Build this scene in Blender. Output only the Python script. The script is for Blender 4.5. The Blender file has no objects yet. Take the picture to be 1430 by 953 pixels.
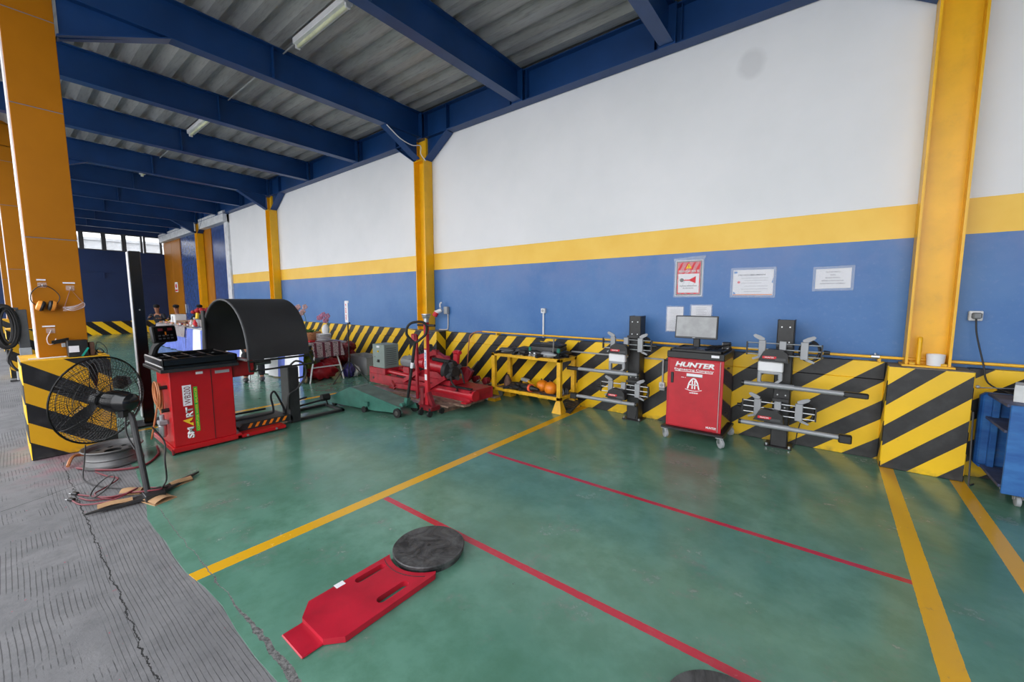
import bpy, bmesh, math, random
from mathutils import Vector, Matrix
random.seed(7)
PI = math.pi
C = bpy.context.scene.collection

# ------------------------------------------------------------------ helpers
def lin(c):
    return tuple(((v/12.92) if v <= .04045 else ((v+.055)/1.055)**2.4) for v in c)
def rgb(r, g, b): return lin((r/255, g/255, b/255))

class S:
    """tiny arithmetic on shader sockets"""
    def __init__(s, nt, o): s.nt, s.o = nt, o
    def _m(s, op, *a):
        n = s.nt.nodes.new('ShaderNodeMath'); n.operation = op
        for i, v in enumerate((s,)+a):
            if isinstance(v, S): s.nt.links.new(v.o, n.inputs[i])
            else: n.inputs[i].default_value = v
        return S(s.nt, n.outputs[0])
    def __add__(s, b): return s._m('ADD', b)
    def __sub__(s, b): return s._m('SUBTRACT', b)
    def __mul__(s, b): return s._m('MULTIPLY', b)
    def __truediv__(s, b): return s._m('DIVIDE', b)
    def gt(s, b): return s._m('GREATER_THAN', b)
    def lt(s, b): return s._m('LESS_THAN', b)
    def fl(s): return s._m('FLOORED_MODULO', 1.0)
    def abs(s): return s._m('ABSOLUTE')
    def mx(s, b): return s._m('MAXIMUM', b)
    def mn(s, b): return s._m('MINIMUM', b)
    def inv(s): return (s*-1.0)+1.0
    def ramp(s, a, b):
        n = s.nt.nodes.new('ShaderNodeMapRange'); n.clamp = True
        s.nt.links.new(s.o, n.inputs[0]); n.inputs[1].default_value = a; n.inputs[2].default_value = b
        return S(s.nt, n.outputs[0])

class Mat:
    def __init__(s, name, base=(.5, .5, .5), rough=.5, metal=0, spec=.5):
        s.m = bpy.data.materials.new(name); s.m.use_nodes = True
        s.nt = s.m.node_tree; s.b = s.nt.nodes['Principled BSDF']
        s.b.inputs['Base Color'].default_value = (*base, 1)
        s.b.inputs['Roughness'].default_value = rough; s.b.inputs['Metallic'].default_value = metal
        s.b.inputs['Specular IOR Level'].default_value = spec
        tc = s.nt.nodes.new('ShaderNodeTexCoord'); s.co = tc.outputs['Object']
        se = s.nt.nodes.new('ShaderNodeSeparateXYZ'); s.nt.links.new(s.co, se.inputs[0])
        s.x, s.y, s.z = (S(s.nt, se.outputs[i]) for i in range(3))
    def noise(s, scale, detail=4, rough=.55, sx=1, sy=1, sz=1, off=0, dist=0):
        v = s.co
        mp = s.nt.nodes.new('ShaderNodeMapping'); s.nt.links.new(v, mp.inputs[0])
        mp.inputs['Scale'].default_value = (sx, sy, sz); mp.inputs['Location'].default_value = (off, off*.7, off*.3)
        n = s.nt.nodes.new('ShaderNodeTexNoise'); n.inputs['Scale'].default_value = scale
        n.inputs['Detail'].default_value = detail; n.inputs['Roughness'].default_value = rough
        n.inputs['Distortion'].default_value = dist
        s.nt.links.new(mp.outputs[0], n.inputs['Vector']); return S(s.nt, n.outputs[0])
    def mix(s, f, a, b):
        n = s.nt.nodes.new('ShaderNodeMix'); n.data_type = 'RGBA'
        if isinstance(f, S): s.nt.links.new(f.o, n.inputs[0])
        else: n.inputs[0].default_value = f
        for i, v in ((6, a), (7, b)):
            if isinstance(v, tuple): n.inputs[i].default_value = (*v, 1)
            else: s.nt.links.new(v, n.inputs[i])
        return n.outputs[2]
    def color(s, o): s.nt.links.new(o, s.b.inputs['Base Color']); return s
    def rough(s, e): s.nt.links.new(e.o, s.b.inputs['Roughness']); return s
    def bump(s, e, dist=.01, strength=1.0):
        n = s.nt.nodes.new('ShaderNodeBump'); n.inputs['Distance'].default_value = dist
        n.inputs['Strength'].default_value = strength
        s.nt.links.new(e.o, n.inputs['Height']); s.nt.links.new(n.outputs[0], s.b.inputs['Normal']); return s

def paint(name, c, rough=.45, metal=0, var=.12, scale=6, dirt=0, bump=0, spec=.5):
    """plain painted / metal surface with gentle tone variation, optional grime"""
    m = Mat(name, c, rough, metal, spec)
    n = m.noise(scale, 5)
    d = tuple(v*(1-var) for v in c); l = tuple(min(1, v*(1+var)+var*.01) for v in c)
    col = m.mix(n.ramp(.35, .65), d, l)
    if dirt:
        g = m.noise(scale*2.3, 8, .7, off=3).ramp(.56, .7)*dirt
        col = m.mix(g, col, (.05, .045, .04))
    m.color(col)
    if bump: m.bump(m.noise(scale*8, 3), bump)
    return m.m

def stripes(name, fn, period, phase, yel=rgb(244, 196, 24), blk=rgb(22, 22, 24), wear=.5):
    m = Mat(name, rough=.38, spec=.5)
    c = fn(m)
    f = ((c - phase)/period).fl()
    isy = f.lt(.5)
    n = m.noise(3, 5); yc = m.mix(n.ramp(.3, .7), tuple(v*.88 for v in yel), yel)
    bc = m.mix(m.noise(9, 6).ramp(.45, .75), blk, tuple(v*1.9+.01 for v in blk))
    col = m.mix(isy, bc, yc)
    w = m.noise(22, 8, .75, off=5).ramp(.66, .74)*wear
    col = m.mix(w, col, (.17, .16, .15))
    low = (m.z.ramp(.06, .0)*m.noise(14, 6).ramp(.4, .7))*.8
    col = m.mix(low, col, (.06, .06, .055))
    m.color(col); m.bump(m.noise(40, 4), .002, .4)
    return m.m

class B:
    """one mesh under construction (world or local coordinates)"""
    def __init__(s): s.bm = bmesh.new(); s.mi = 0; s.M = None
    def _v(s, co):
        co = Vector(co)
        if s.M is not None: co = s.M @ co
        return s.bm.verts.new(co)
    def face(s, vs):
        try: f = s.bm.faces.new(vs); f.material_index = s.mi; return f
        except ValueError: return None
    def box(s, x0, x1, y0, y1, z0, z1, bev=0, seg=1):
        vs = [s._v((x, y, z)) for x in (x0, x1) for y in (y0, y1) for z in (z0, z1)]
        fs = [s.face([vs[i] for i in q]) for q in ((0,1,3,2),(4,6,7,5),(0,4,5,1),(2,3,7,6),(0,2,6,4),(1,5,7,3))]
        if bev:
            es = set(e for f in fs for e in f.edges)
            r = bmesh.ops.bevel(s.bm, geom=list(es), offset=bev, segments=seg, affect='EDGES', profile=.5)
            for f in r['faces']: f.material_index = s.mi
        return s
    def prism(s, pts, axis, a, b):
        """polygon pts in the two other axes, extruded along axis from a to b"""
        def mk(p, t):
            return {'x': (t, p[0], p[1]), 'y': (p[0], t, p[1]), 'z': (p[0], p[1], t)}[axis]
        A = [s._v(mk(p, a)) for p in pts]; Bv = [s._v(mk(p, b)) for p in pts]; n = len(pts)
        s.face(A[::-1]); s.face(Bv)
        for i in range(n): s.face([A[i], A[(i+1) % n], Bv[(i+1) % n], Bv[i]])
        return s
    def ring(s, c, r, ax, n, up=None):
        ax = Vector(ax).normalized()
        u = ax.orthogonal().normalized() if up is None else (Vector(up)-ax*ax.dot(Vector(up))).normalized()
        w = ax.cross(u)
        rx, ry = (r, r) if not isinstance(r, tuple) else r
        return [s._v(Vector(c)+u*math.cos(2*PI*i/n)*rx+w*math.sin(2*PI*i/n)*ry) for i in range(n)]
    def bridge(s, A, Bv):
        n = len(A)
        for i in range(n): s.face([A[i], A[(i+1) % n], Bv[(i+1) % n], Bv[i]])
    def cyl(s, p0, p1, r, r2=None, n=16, cap=True):
        p0, p1 = Vector(p0), Vector(p1); ax = p1-p0; r2 = r if r2 is None else r2
        A = s.ring(p0, r, ax, n); Bv = s.ring(p1, r2, ax, n); s.bridge(A, Bv)
        if cap: s.face(A[::-1]); s.face(Bv)
        return s
    def lathe(s, c, ax, prof, n=24, cap=True):
        """prof: list of (distance along axis, radius)"""
        c, ax = Vector(c), Vector(ax).normalized(); rs = [s.ring(c+ax*t, max(r, 1e-4), ax, n) for t, r in prof]
        for a, b in zip(rs, rs[1:]): s.bridge(a, b)
        if cap: s.face(rs[0][::-1]); s.face(rs[-1])
        return s
    def tube(s, pts, r, n=8, smooth=True, closed=False, cap=True):
        P = [Vector(p) for p in pts]
        if smooth and len(P) > 2:
            Q = []; m = len(P); K = 5
            rng = range(m) if closed else range(m-1)
            for i in rng:
                if closed: a, b, c, d = P[(i-1) % m], P[i], P[(i+1) % m], P[(i+2) % m]
                else: a, b, c, d = P[max(i-1, 0)], P[i], P[i+1], P[min(i+2, m-1)]
                for k in range(K):
                    t = k/K
                    Q.append(.5*((2*b)+(-a+c)*t+(2*a-5*b+4*c-d)*t*t+(-a+3*b-3*c+d)*t**3))
            if not closed: Q.append(P[-1])
            P = Q
        m = len(P); up = None; rings = []
        for i in range(m):
            if closed: t = P[(i+1) % m]-P[(i-1) % m]
            else: t = P[min(i+1, m-1)]-P[max(i-1, 0)]
            if t.length < 1e-9: t = Vector((0, 0, 1))
            t.normalize()
            if up is None: up = t.orthogonal().normalized()
            up = up-t*t.dot(up)
            up = up.normalized() if up.length > 1e-6 else t.orthogonal().normalized()
            w = t.cross(up); rr = r[i*(len(r)-1)//max(1, m-1)] if isinstance(r, list) else r
            rings.append([s._v(P[i]+up*math.cos(2*PI*k/n)*rr+w*math.sin(2*PI*k/n)*rr) for k in range(n)])
        for a, b in zip(rings, rings[1:]): s.bridge(a, b)
        if closed: s.bridge(rings[-1], rings[0])
        elif cap: s.face(rings[0][::-1]); s.face(rings[-1])
        return s
    def ball(s, c, r, n=16, m=10):
        rx, ry, rz = (r, r, r) if not isinstance(r, tuple) else r; c = Vector(c)
        rows = []
        for j in range(1, m):
            th = PI*j/m
            rows.append([s._v(c+Vector((rx*math.sin(th)*math.cos(2*PI*i/n), ry*math.sin(th)*math.sin(2*PI*i/n), -rz*math.cos(th)))) for i in range(n)])
        b = s._v(c-Vector((0, 0, rz))); t = s._v(c+Vector((0, 0, rz)))
        for a, d in zip(rows, rows[1:]): s.bridge(a, d)
        for i in range(n):
            s.face([b, rows[0][(i+1) % n], rows[0][i]]); s.face([t, rows[-1][i], rows[-1][(i+1) % n]])
        return s
    def bar(s, p0, p1, w, h, up=(0, 0, 1), bev=0):
        """rectangular bar from p0 to p1, w across, h along up"""
        p0, p1 = Vector(p0), Vector(p1); t = (p1-p0).normalized(); up = Vector(up)
        u = (up-t*t.dot(up)).normalized(); q = t.cross(u)
        A = [s._v(p0+q*a*w/2+u*b*h/2) for a, b in ((-1,-1),(1,-1),(1,1),(-1,1))]
        D = [s._v(p1+q*a*w/2+u*b*h/2) for a, b in ((-1,-1),(1,-1),(1,1),(-1,1))]
        s.face(A[::-1]); s.face(D); s.bridge(A, D); return s
    def sheet(s, fn, nu, nv, th=0):
        """grid surface fn(u,v)->point, u,v in 0..1; th>0 gives it thickness along z-ish normal"""
        g = [[s._v(fn(i/nu, j/nv)) for j in range(nv+1)] for i in range(nu+1)]
        for i in range(nu):
            for j in range(nv): s.face([g[i][j], g[i+1][j], g[i+1][j+1], g[i][j+1]])
        return s
    def build(s, name, mats, parent=None, local=False, sharp=35, solid=0):
        bm = s.bm
        bmesh.ops.recalc_face_normals(bm, faces=bm.faces)
        if solid: bmesh.ops.solidify(bm, geom=list(bm.faces), thickness=solid)
        if parent is not None and not local: bm.transform(wm(parent).inverted())
        for f in bm.faces: f.smooth = True
        lim = math.radians(sharp)
        for e in bm.edges:
            if len(e.link_faces) == 2 and e.calc_face_angle(0) > lim: e.smooth = False
        me = bpy.data.meshes.new(name); bm.to_mesh(me); bm.free()
        for m in (mats if isinstance(mats, (list, tuple)) else [mats]): me.materials.append(m)
        o = bpy.data.objects.new(name, me); C.objects.link(o)
        if parent is not None: o.parent = parent
        return o

def wm(o):
    m = o.matrix_basis.copy(); p = o.parent
    while p is not None: m = p.matrix_basis @ m; p = p.parent
    return m
def tag(o, label, cat, group=None):
    o['label'] = label; o['category'] = cat
    if group: o['group'] = group
    return o
def thing(name, label, cat, loc=(0, 0, 0), rz=0, group=None):
    o = bpy.data.objects.new(name, None); C.objects.link(o)
    o.empty_display_size = .1; o.location = loc; o.rotation_euler = (0, 0, rz)
    return tag(o, label, cat, group)
def struct(o): o['kind'] = 'structure'; return o
def dup(root, loc, rz=None, label=None, group=None):
    r = root.copy(); C.objects.link(r); r.location = loc
    if rz is not None: r.rotation_euler = (0, 0, rz)
    if label: r['label'] = label
    if group: r['group'] = group
    for ch in list(root.children):
        c = ch.copy(); C.objects.link(c); c.parent = r
        for g in list(ch.children):
            d = g.copy(); C.objects.link(d); d.parent = c
    return r
def lettering(txt, name, mat, parent, origin, R, U, height, width=None, depth=.001, shear=0, bold=0, align='CENTER'):
    """text standing on a surface: origin = centre (or left) of baseline, R right, U up"""
    cu = bpy.data.curves.new('t', 'FONT'); cu.body = txt; cu.size = 1; cu.extrude = 0; cu.offset = bold; cu.shear = shear
    cu.align_x = 'LEFT'
    ob = bpy.data.objects.new('t', cu); C.objects.link(ob)
    dg = bpy.context.evaluated_depsgraph_get(); dg.update()
    me = bpy.data.meshes.new_from_object(ob.evaluated_get(dg))
    bpy.data.objects.remove(ob); bpy.data.curves.remove(cu)
    bm = bmesh.new(); bm.from_mesh(me)
    xs = [v.co.x for v in bm.verts]; ys = [v.co.y for v in bm.verts]
    x0, x1, y1 = min(xs), max(xs), max(ys); y0 = min(0, min(ys))
    sy = height/(y1 if y0 > -.1 else (y1-y0)); sx = (width/(x1-x0)) if width else sy
    R = Vector(R).normalized(); U = Vector(U).normalized(); N = R.cross(U); o = Vector(origin)
    cx = (x0+x1)/2 if align == 'CENTER' else x0
    ext = bmesh.ops.extrude_face_region(bm, geom=list(bm.faces))
    for v in [g for g in ext['geom'] if isinstance(g, bmesh.types.BMVert)]: v.co.z += 1
    for v in bm.verts:
        z = v.co.z; p = o+R*((v.co.x-cx)*sx)+U*(v.co.y*sy)+N*(z*depth); v.co = p
    bmesh.ops.recalc_face_normals(bm, faces=bm.faces)
    if parent is not None: bm.transform(wm(parent).inverted())
    bm.to_mesh(me); bm.free(); me.materials.clear(); me.materials.append(mat); me.name = name
    ob = bpy.data.objects.new(name, me); C.objects.link(ob); ob.parent = parent
    return ob

def marks(name, mat, parent, origin, R, U, height, width, n, seed=1):
    """a line of print too small to read in the photo: a row of little strokes"""
    random.seed(seed); R = Vector(R).normalized(); U = Vector(U).normalized(); N = R.cross(U); b = B(); o = Vector(origin)-R*width/2
    b.M = Matrix.Translation(o) @ Matrix((R, U, N)).transposed().to_4x4(); t = 0; w = width/n
    for k in range(n):
        if random.random() < .86: b.box(k*w, k*w+w*.72, 0, height*random.choice((.75, 1, 1)), 0, .001)
    return b.build(name, mat, parent)

# ------------------------------------------------------------------ materials
ORANGE = paint('orange_panel_paint', rgb(166, 102, 0), .42, var=.08, scale=1.5, spec=.25)
YEL = paint('yellow_steel_paint', rgb(236, 178, 14), .35, var=.1, scale=2.5, dirt=.1)
YELW = paint('worn_yellow_paint', rgb(224, 170, 30), .45, var=.15, scale=9, dirt=.45)
BLUEB = paint('blue_steel_paint', rgb(12, 58, 112), .42, var=.15, scale=1.5)
NAVY = paint('navy_wall_paint', rgb(20, 44, 88), .5, var=.15, scale=.8)
RED = paint('glossy_red_paint', rgb(182, 18, 26), .28, var=.08, scale=4)
RED2 = paint('cherry_red_paint', rgb(182, 28, 42), .33, var=.1, scale=6, dirt=.12)
REDW = paint('worn_red_machine_paint', rgb(160, 22, 38), .42, var=.25, scale=9, dirt=.4)
DKRED = paint('dark_red_paint', rgb(120, 16, 28), .45, var=.3, scale=12, dirt=.4)
BLACK = paint('black_plastic', rgb(26, 26, 27), .42, var=.2, scale=10)
BLACKG = paint('black_gloss', rgb(16, 16, 17), .2, var=.1)
BLACKM = paint('black_steel', rgb(34, 34, 35), .45, var=.25, scale=12, dirt=.2)
RUBBER = paint('rubber', rgb(22, 22, 22), .75, var=.2, scale=20)
SILVER = paint('brushed_silver', rgb(190, 192, 194), .32, .85, var=.1, scale=20)
SILP = paint('silver_grey_paint', rgb(150, 152, 155), .4, .2, var=.06)
WHITE = paint('white_plastic', rgb(226, 226, 228), .4, var=.04)
PAPER = paint('white_paper', rgb(232, 230, 234), .8, var=.03)
GREY = paint('grey_plastic', rgb(120, 122, 124), .5, var=.1)
DGREY = paint('dark_grey', rgb(70, 71, 73), .5, var=.12)
LGREY = paint('light_grey', rgb(160, 162, 164), .5, var=.1)
GREENM = paint('green_machine_paint', rgb(58, 112, 98), .42, var=.15, scale=8, dirt=.3)
WOOD = paint('pallet_wood', rgb(128, 104, 88), .8, var=.35, scale=14, dirt=.5)
CARD = paint('cardboard', rgb(176, 138, 100), .85, var=.12, scale=8, dirt=.1)
WIRE = paint('galvanised_wire', rgb(120, 120, 122), .4, .6)
CABLEB = paint('black_cable', rgb(24, 22, 22), .55)
CABLER = paint('dark_red_cable', rgb(110, 34, 44), .5)
HOSE = paint('tan_air_hose', rgb(182, 116, 74), .4, var=.15, scale=10)
CREAM = paint('cream_conduit', rgb(214, 200, 186), .5)
ORANGEP = paint('orange_plastic', rgb(236, 132, 22), .4, var=.1, scale=8, dirt=.2)
STEEL = paint('bare_steel', rgb(120, 118, 116), .4, .8, var=.3, scale=12, dirt=.2)
RUST = paint('rusty_steel', rgb(98, 70, 56), .75, .2, var=.4, scale=18, dirt=.4)
INK = paint('black_ink', rgb(60, 60, 66), .8)
LETW = paint('white_lettering', rgb(240, 240, 240), .5, var=.02)
REDP = paint('red_print', rgb(214, 34, 48), .55, var=.06)
YPRT = paint('yellow_print', rgb(252, 202, 40), .55)
BLUEC = paint('blue_tablecloth', rgb(104, 122, 204), .8, var=.12, scale=5)
WHITEC = paint('white_tablecloth', rgb(236, 236, 238), .8, var=.03)
SKIN = paint('skin', rgb(160, 108, 82), .55, var=.06)
CLOTHD = paint('dark_clothing', rgb(26, 27, 32), .85, var=.15)
CLOTHD2 = paint('charcoal_clothing', rgb(44, 46, 54), .85, var=.15)
HAIR = paint('black_hair', rgb(14, 12, 12), .6)
GREENL = paint('green_leaves', rgb(60, 104, 48), .6, var=.3, scale=30)
ROSE = paint('red_petals', rgb(170, 18, 34), .6, var=.3, scale=40)
PINK = paint('pink_petals', rgb(206, 142, 176), .6, var=.3, scale=40)
WICKER = paint('wicker', rgb(164, 110, 74), .8, var=.35, scale=60)
SKY_B = paint('sky_blue_print', rgb(60, 130, 200), .6)

def translucent(name, c, alpha):
    m = Mat(name, c, .15); m.b.inputs['Alpha'].default_value = alpha; return m.m
FILM = translucent('clear_plastic_film', rgb(232, 236, 242), .16)
VISOR = translucent('clear_visor_plastic', rgb(230, 225, 228), .18)
def glass():
    m = Mat('window_glass', (.9, .93, .95), .05); m.b.inputs['Alpha'].default_value = .22; return m.m
GLASS = glass()

# green epoxy floor with painted lines
def floor_mat():
    m = Mat('green_epoxy_floor', spec=.5)
    a = m.noise(1.1, 6, .6); b = m.noise(5.5, 8, .65, off=2); d = m.noise(3.1, 7, .7, off=9)
    col = m.mix(a.ramp(.35, .65), rgb(84, 128, 110), rgb(106, 150, 131))
    col = m.mix(b.ramp(.42, .62)*.5, col, rgb(74, 114, 92))
    worn = (d.ramp(.56, .66)*m.noise(22, 6, .7).ramp(.38, .6))*.6
    col = m.mix(worn, col, rgb(120, 122, 118))
    spots = m.noise(24, 3, .6, off=4).ramp(.74, .78)*.5
    col = m.mix(spots, col, rgb(60, 62, 58))
    wob = (m.noise(30, 3)-.5)*.008
    def band(co, c, w): return ((co+wob)-c).abs().lt(w/2)
    ylm = band(m.x, -2.72, .1)*m.y.lt(5.2)
    ylm = ylm.mx(band(m.x, .498, .098)).mx(band(m.x, .95, .094)).mx(band(m.x, -6.39, .09)*m.y.gt(.9))
    rd = (band(m.y, 1.785, .05)*m.x.gt(-2.66)*m.x.lt(.45)).mx(band(m.y, 3.0, .045)*m.x.gt(-2.66)*m.x.lt(.45))
    wy = m.noise(18, 7, .7, off=7).ramp(.62, .72)*.55
    yc = m.mix(wy, rgb(222, 168, 32), rgb(150, 122, 74))
    rc = m.mix(m.noise(20, 7, .7, off=1).ramp(.5, .8)*.5, rgb(186, 36, 58), rgb(170, 90, 96))
    col = m.mix(rd, col, rc); col = m.mix(ylm, col, yc)
    # crack running parallel to the edge, opening up to broken concrete towards the near end
    cy = m.y-.642+(m.noise(4, 6, .7, sy=.05, off=6)-.5)*.07
    wd = m.x.ramp(-2.4, -1.6)*.017+.002
    wd = wd+(m.noise(9, 5, .7, sy=.3, off=8)-.5).mx(0.0)*m.x.ramp(-3.2, -2.2)*.05
    cr = cy.abs().lt(wd)*m.x.gt(-4.2)
    cc = m.mix(m.noise(50, 6, .8).ramp(.4, .6), rgb(60, 60, 60), rgb(128, 128, 126))
    col = m.mix(cr, col, cc)
    fine = m.noise(1.7, 3, .5, sy=3, off=21).abs()
    m.color(col)
    r = (m.noise(3, 4, .5).ramp(.3, .7)*.1+.15)+worn*.2+cr*.5
    m.rough(r)
    m.bump((m.noise(1.2, 2, .4)*.25)+cr*(m.noise(45, 6, .8)-1.3), .006, .45)
    return m.m

def concrete_mat():
    m = Mat('grooved_concrete', rough=.8)
    a = m.noise(1.3, 7, .62); b = m.noise(9, 8, .7, off=4); g = m.noise(120, 4, .7)
    col = m.mix(a.ramp(.3, .7), rgb(104, 104, 106), rgb(130, 129, 130))
    col = m.mix(b.ramp(.45, .65)*.6, col, rgb(94, 94, 96))
    col = m.mix(g.ramp(.55, .7)*.35, col, rgb(90, 90, 92))
    wave = (m.noise(1.0, 2, .4, sx=.8, sy=.6)-.5)*.06+(m.noise(7, 2, .5, off=3)-.5)*.006
    yy = m.y+wave
    # fine tined grooves near the edge, wider ones farther out
    near = yy.ramp(.2, .24)
    g1 = ((yy/.0185).fl()-.5).abs().lt(.07)*(m.noise(5, 5, .6, sx=1, sy=4).ramp(.34, .55))*near
    g2 = ((yy/.021).fl()-.5).abs().lt(.09)*(m.noise(3, 4, .6, off=6).ramp(.5, .56))*near.inv()
    gr = g1.mx(g2)
    col = m.mix(gr*.8, col, rgb(66, 65, 66))
    cy = m.y-.292+(m.noise(5, 7, .72, sy=.05, off=2)-.5)*.085
    crack = cy.abs().lt((m.noise(14, 3, .6)).ramp(.2, .8)*.006)
    cx = (m.x+4.75+m.y*.5+(m.noise(4, 5, .6)-.5)*.05).abs().lt(.003)
    crack = crack.mx(cx)
    col = m.mix(crack, col, rgb(30, 30, 30))
    stain = (m.x+6.0).abs().ramp(1.1, .5)*m.noise(5, 5, .6, off=8).ramp(.45, .6)*(m.y-.4).abs().ramp(.5, .2)*.5
    col = m.mix(stain, col, rgb(150, 96, 110))
    flecks = m.noise(38, 2, .4, off=15).ramp(.765, .78)*.8
    col = m.mix(flecks, col, rgb(170, 60, 84))
    m.color(col)
    m.bump(gr*-1.0+crack*-1.4+g*.25+m.noise(30, 5, .7)*.25, .006, .8)
    return m.m

def wall_mat():
    m = Mat('painted_block_wall', spec=.45)
    e = (m.noise(12, 3)-.5)*.004
    z = m.z+e
    white = m.mix(m.noise(.7, 5, .6).ramp(.35, .65), rgb(226, 227, 229), rgb(234, 234, 236))
    # dirty rain spot high on the wall
    dx = (m.x+.84)*1.15; dz = m.z-4.1
    r = (dx*dx+dz*dz)+(m.noise(7, 3)-.5)*.02
    white = m.mix(r.ramp(.032, .012)*.22, white, rgb(150, 150, 152))
    blue = m.mix(m.noise(1.1, 6, .62, off=3).ramp(.35, .65), rgb(58, 108, 170), rgb(76, 122, 178))
    blue = m.mix(m.noise(26, 7, .7).ramp(.55, .75)*.3, blue, rgb(116, 140, 186))
    blue = m.mix(z.ramp(1.55, 2.1)*m.noise(2.6, 6, .6, off=6).ramp(.3, .62)*.55, blue, rgb(112, 128, 174))  # lavender towards the top: gloss sheen painted into the blue
    yel = m.mix(m.noise(2, 5).ramp(.35, .65), rgb(240, 190, 62), rgb(246, 200, 78))
    col = m.mix(z.gt(2.12), blue, yel); col = m.mix(z.gt(2.425), col, white)
    m.color(col); m.rough(z.gt(2.425)*.3+.42)
    m.bump(m.noise(1.6, 4, .5)*.6+m.noise(30, 4)*.06, .006, .5)
    return m.m

def deck_mat():
    m = Mat('galvanised_deck', rough=.45, metal=.25)
    n = m.noise(2.3, 6, .6, sx=.35); f = m.noise(40, 4, .6, sx=.1)
    col = m.mix(n.ramp(.3, .7), rgb(140, 140, 140), rgb(176, 176, 174))
    col = m.mix(f.ramp(.5, .7)*.35, col, rgb(80, 80, 80))
    st = m.noise(1.7, 4, .6, off=6).ramp(.62, .7)*.3
    col = m.mix(st, col, rgb(140, 136, 110))
    m.color(col)
    m.bump(((m.y/.0172).fl()-.5).abs()*.5, .003, .35)
    return m.m
FLOOR, CONC, WALL, DECK = floor_mat(), concrete_mat(), wall_mat(), deck_mat()
ST_R = stripes('hazard_stripes_shallow', lambda m: m.z-m.x*.8, .372, .229)
ST_L = stripes('hazard_stripes_steep', lambda m: m.z*.95-m.x, .38, 6.03)
ST_B = stripes('hazard_stripes_plinth', lambda m: m.z-m.x, .38, -.062)
ST_M = stripes('hazard_stripes_column_side', lambda m: m.z*1.0+m.y, .38, 5.8)
ST_P = stripes('hazard_stripes_pillar_shaded', lambda m: m.z+m.y*.72, .39, .27, yel=rgb(214, 160, 14))  # darker yellow than the other stripes: shade by the pillars painted in
ST_F = stripes('hazard_stripes_far', lambda m: m.z+m.y*1.0, .62, 0.1)
# ------------------------------------------------------------------ the setting
XL, XR = -25.5, 4.6          # far wall, wall out of frame to the right
# floor: epoxy slab with a slightly irregular painted edge
b = B(); edge = []
n = 130
for i in range(n+1):
    x = XL+(XR-XL)*i/n
    y = .575+.02*math.sin(x*2.3)+.012*math.sin(x*7.1)+(.09*max(0, min(1, (-3.6-x)/1.2)))*(1 if x > -6 else .4)
    edge.append((x, y))
pts = edge+[(XR, 5.35), (XL, 5.35)]
b.prism(pts, 'z', -.02, 0); struct(b.build('floor', FLOOR))
b = B(); b.box(-60, 30, -4, .8, -.2, -.004)
b.box(-60, 30, 5.6, 40, -.2, -.004); b.box(-60, XL-.3, .8, 5.6, -.2, -.004)
struct(b.build('ground', CONC))
b = B(); b.box(-60, 30, -45, -4, -.2, -.004); struct(b.build('ground', paint('pale_bounce_ground', rgb(196, 196, 194), .8)))  # unseen outer ground, made pale to bounce light onto ceiling and wall

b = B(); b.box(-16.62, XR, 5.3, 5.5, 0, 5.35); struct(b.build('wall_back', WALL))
b = B(); b.box(XR, XR+.2, -3.5, 5.5, 0, 5.35); struct(b.build('wall_right', WALL))  # end wall out of view, run on outdoors to darken the right side

# low wall with hazard stripes, in two steps; plinths at the columns break it
def dado(x0, x1, mat, nm='baseboard_back'):
    b = B(); b.box(x0, x1, 5.2, 5.3, 0, .785, .004); b.box(x0, x1, 5.212, 5.3, .785, .955, .004)
    return struct(b.build(nm, mat))
dado(-2.85, .45, ST_R); dado(.99, XR, ST_R); dado(-5.66, -2.85, ST_L); dado(-16.6, -6.46, ST_L)

# far end: low wall, blue wall, strip of windows, blue fascia
b = B(); b.prism([(XL, 0), (XL+.35, 0), (XL+.12, .5), (XL+.12, .58), (XL, .58)], 'y', .7, 5.3)
o = b.build('baseboard_left', ST_F); struct(o)
b = B(); b.box(XL-.2, XL, -.3, 5.5, 0, 3.72); b.box(XL-.2, XL, -.3, 5.5, 4.5, 5.35); struct(b.build('wall_left', NAVY))
b = B(); b.box(XL, XL+.03, .6, 5.2, 2.75, 2.8); b.box(XL, XL+.04, 3.15, 3.2, 2.5, 2.75); struct(b.build('trim_1', NAVY))
ys = [(-.1, .55), (.69, 1.24), (1.38, 1.9), (2.0, 2.5), (2.64, 3.19), (3.33, 3.84), (3.99, 4.48), (4.66, 5.18)]
for i, (a, c) in enumerate(ys):
    b = B()
    for y0, y1, z0, z1 in ((a-.07, a, 3.72, 4.5), (c, c+.07, 3.72, 4.5), (a, c, 3.72, 3.76), (a, c, 4.46, 4.5)):
        b.box(XL-.12, XL+.02, y0, y1, z0, z1)
    w = struct(b.build('window_%d' % (i+1), DGREY))
    b = B(); b.box(XL-.06, XL-.052, a, c, 3.76, 4.46); b.build('pane', GLASS, w)
# pale building seen through those windows
b = B(); b.box(-34, -33, -8, 14, -.004, 4.9); b.box(-34.1, -32.9, -8.1, 14.1, 4.9, 5.05)
o = b.build('neighbouring_building', paint('pale_render', rgb(196, 198, 200), .8)); tag(o, 'pale rendered building seen outside through the far high windows', 'building')

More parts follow.
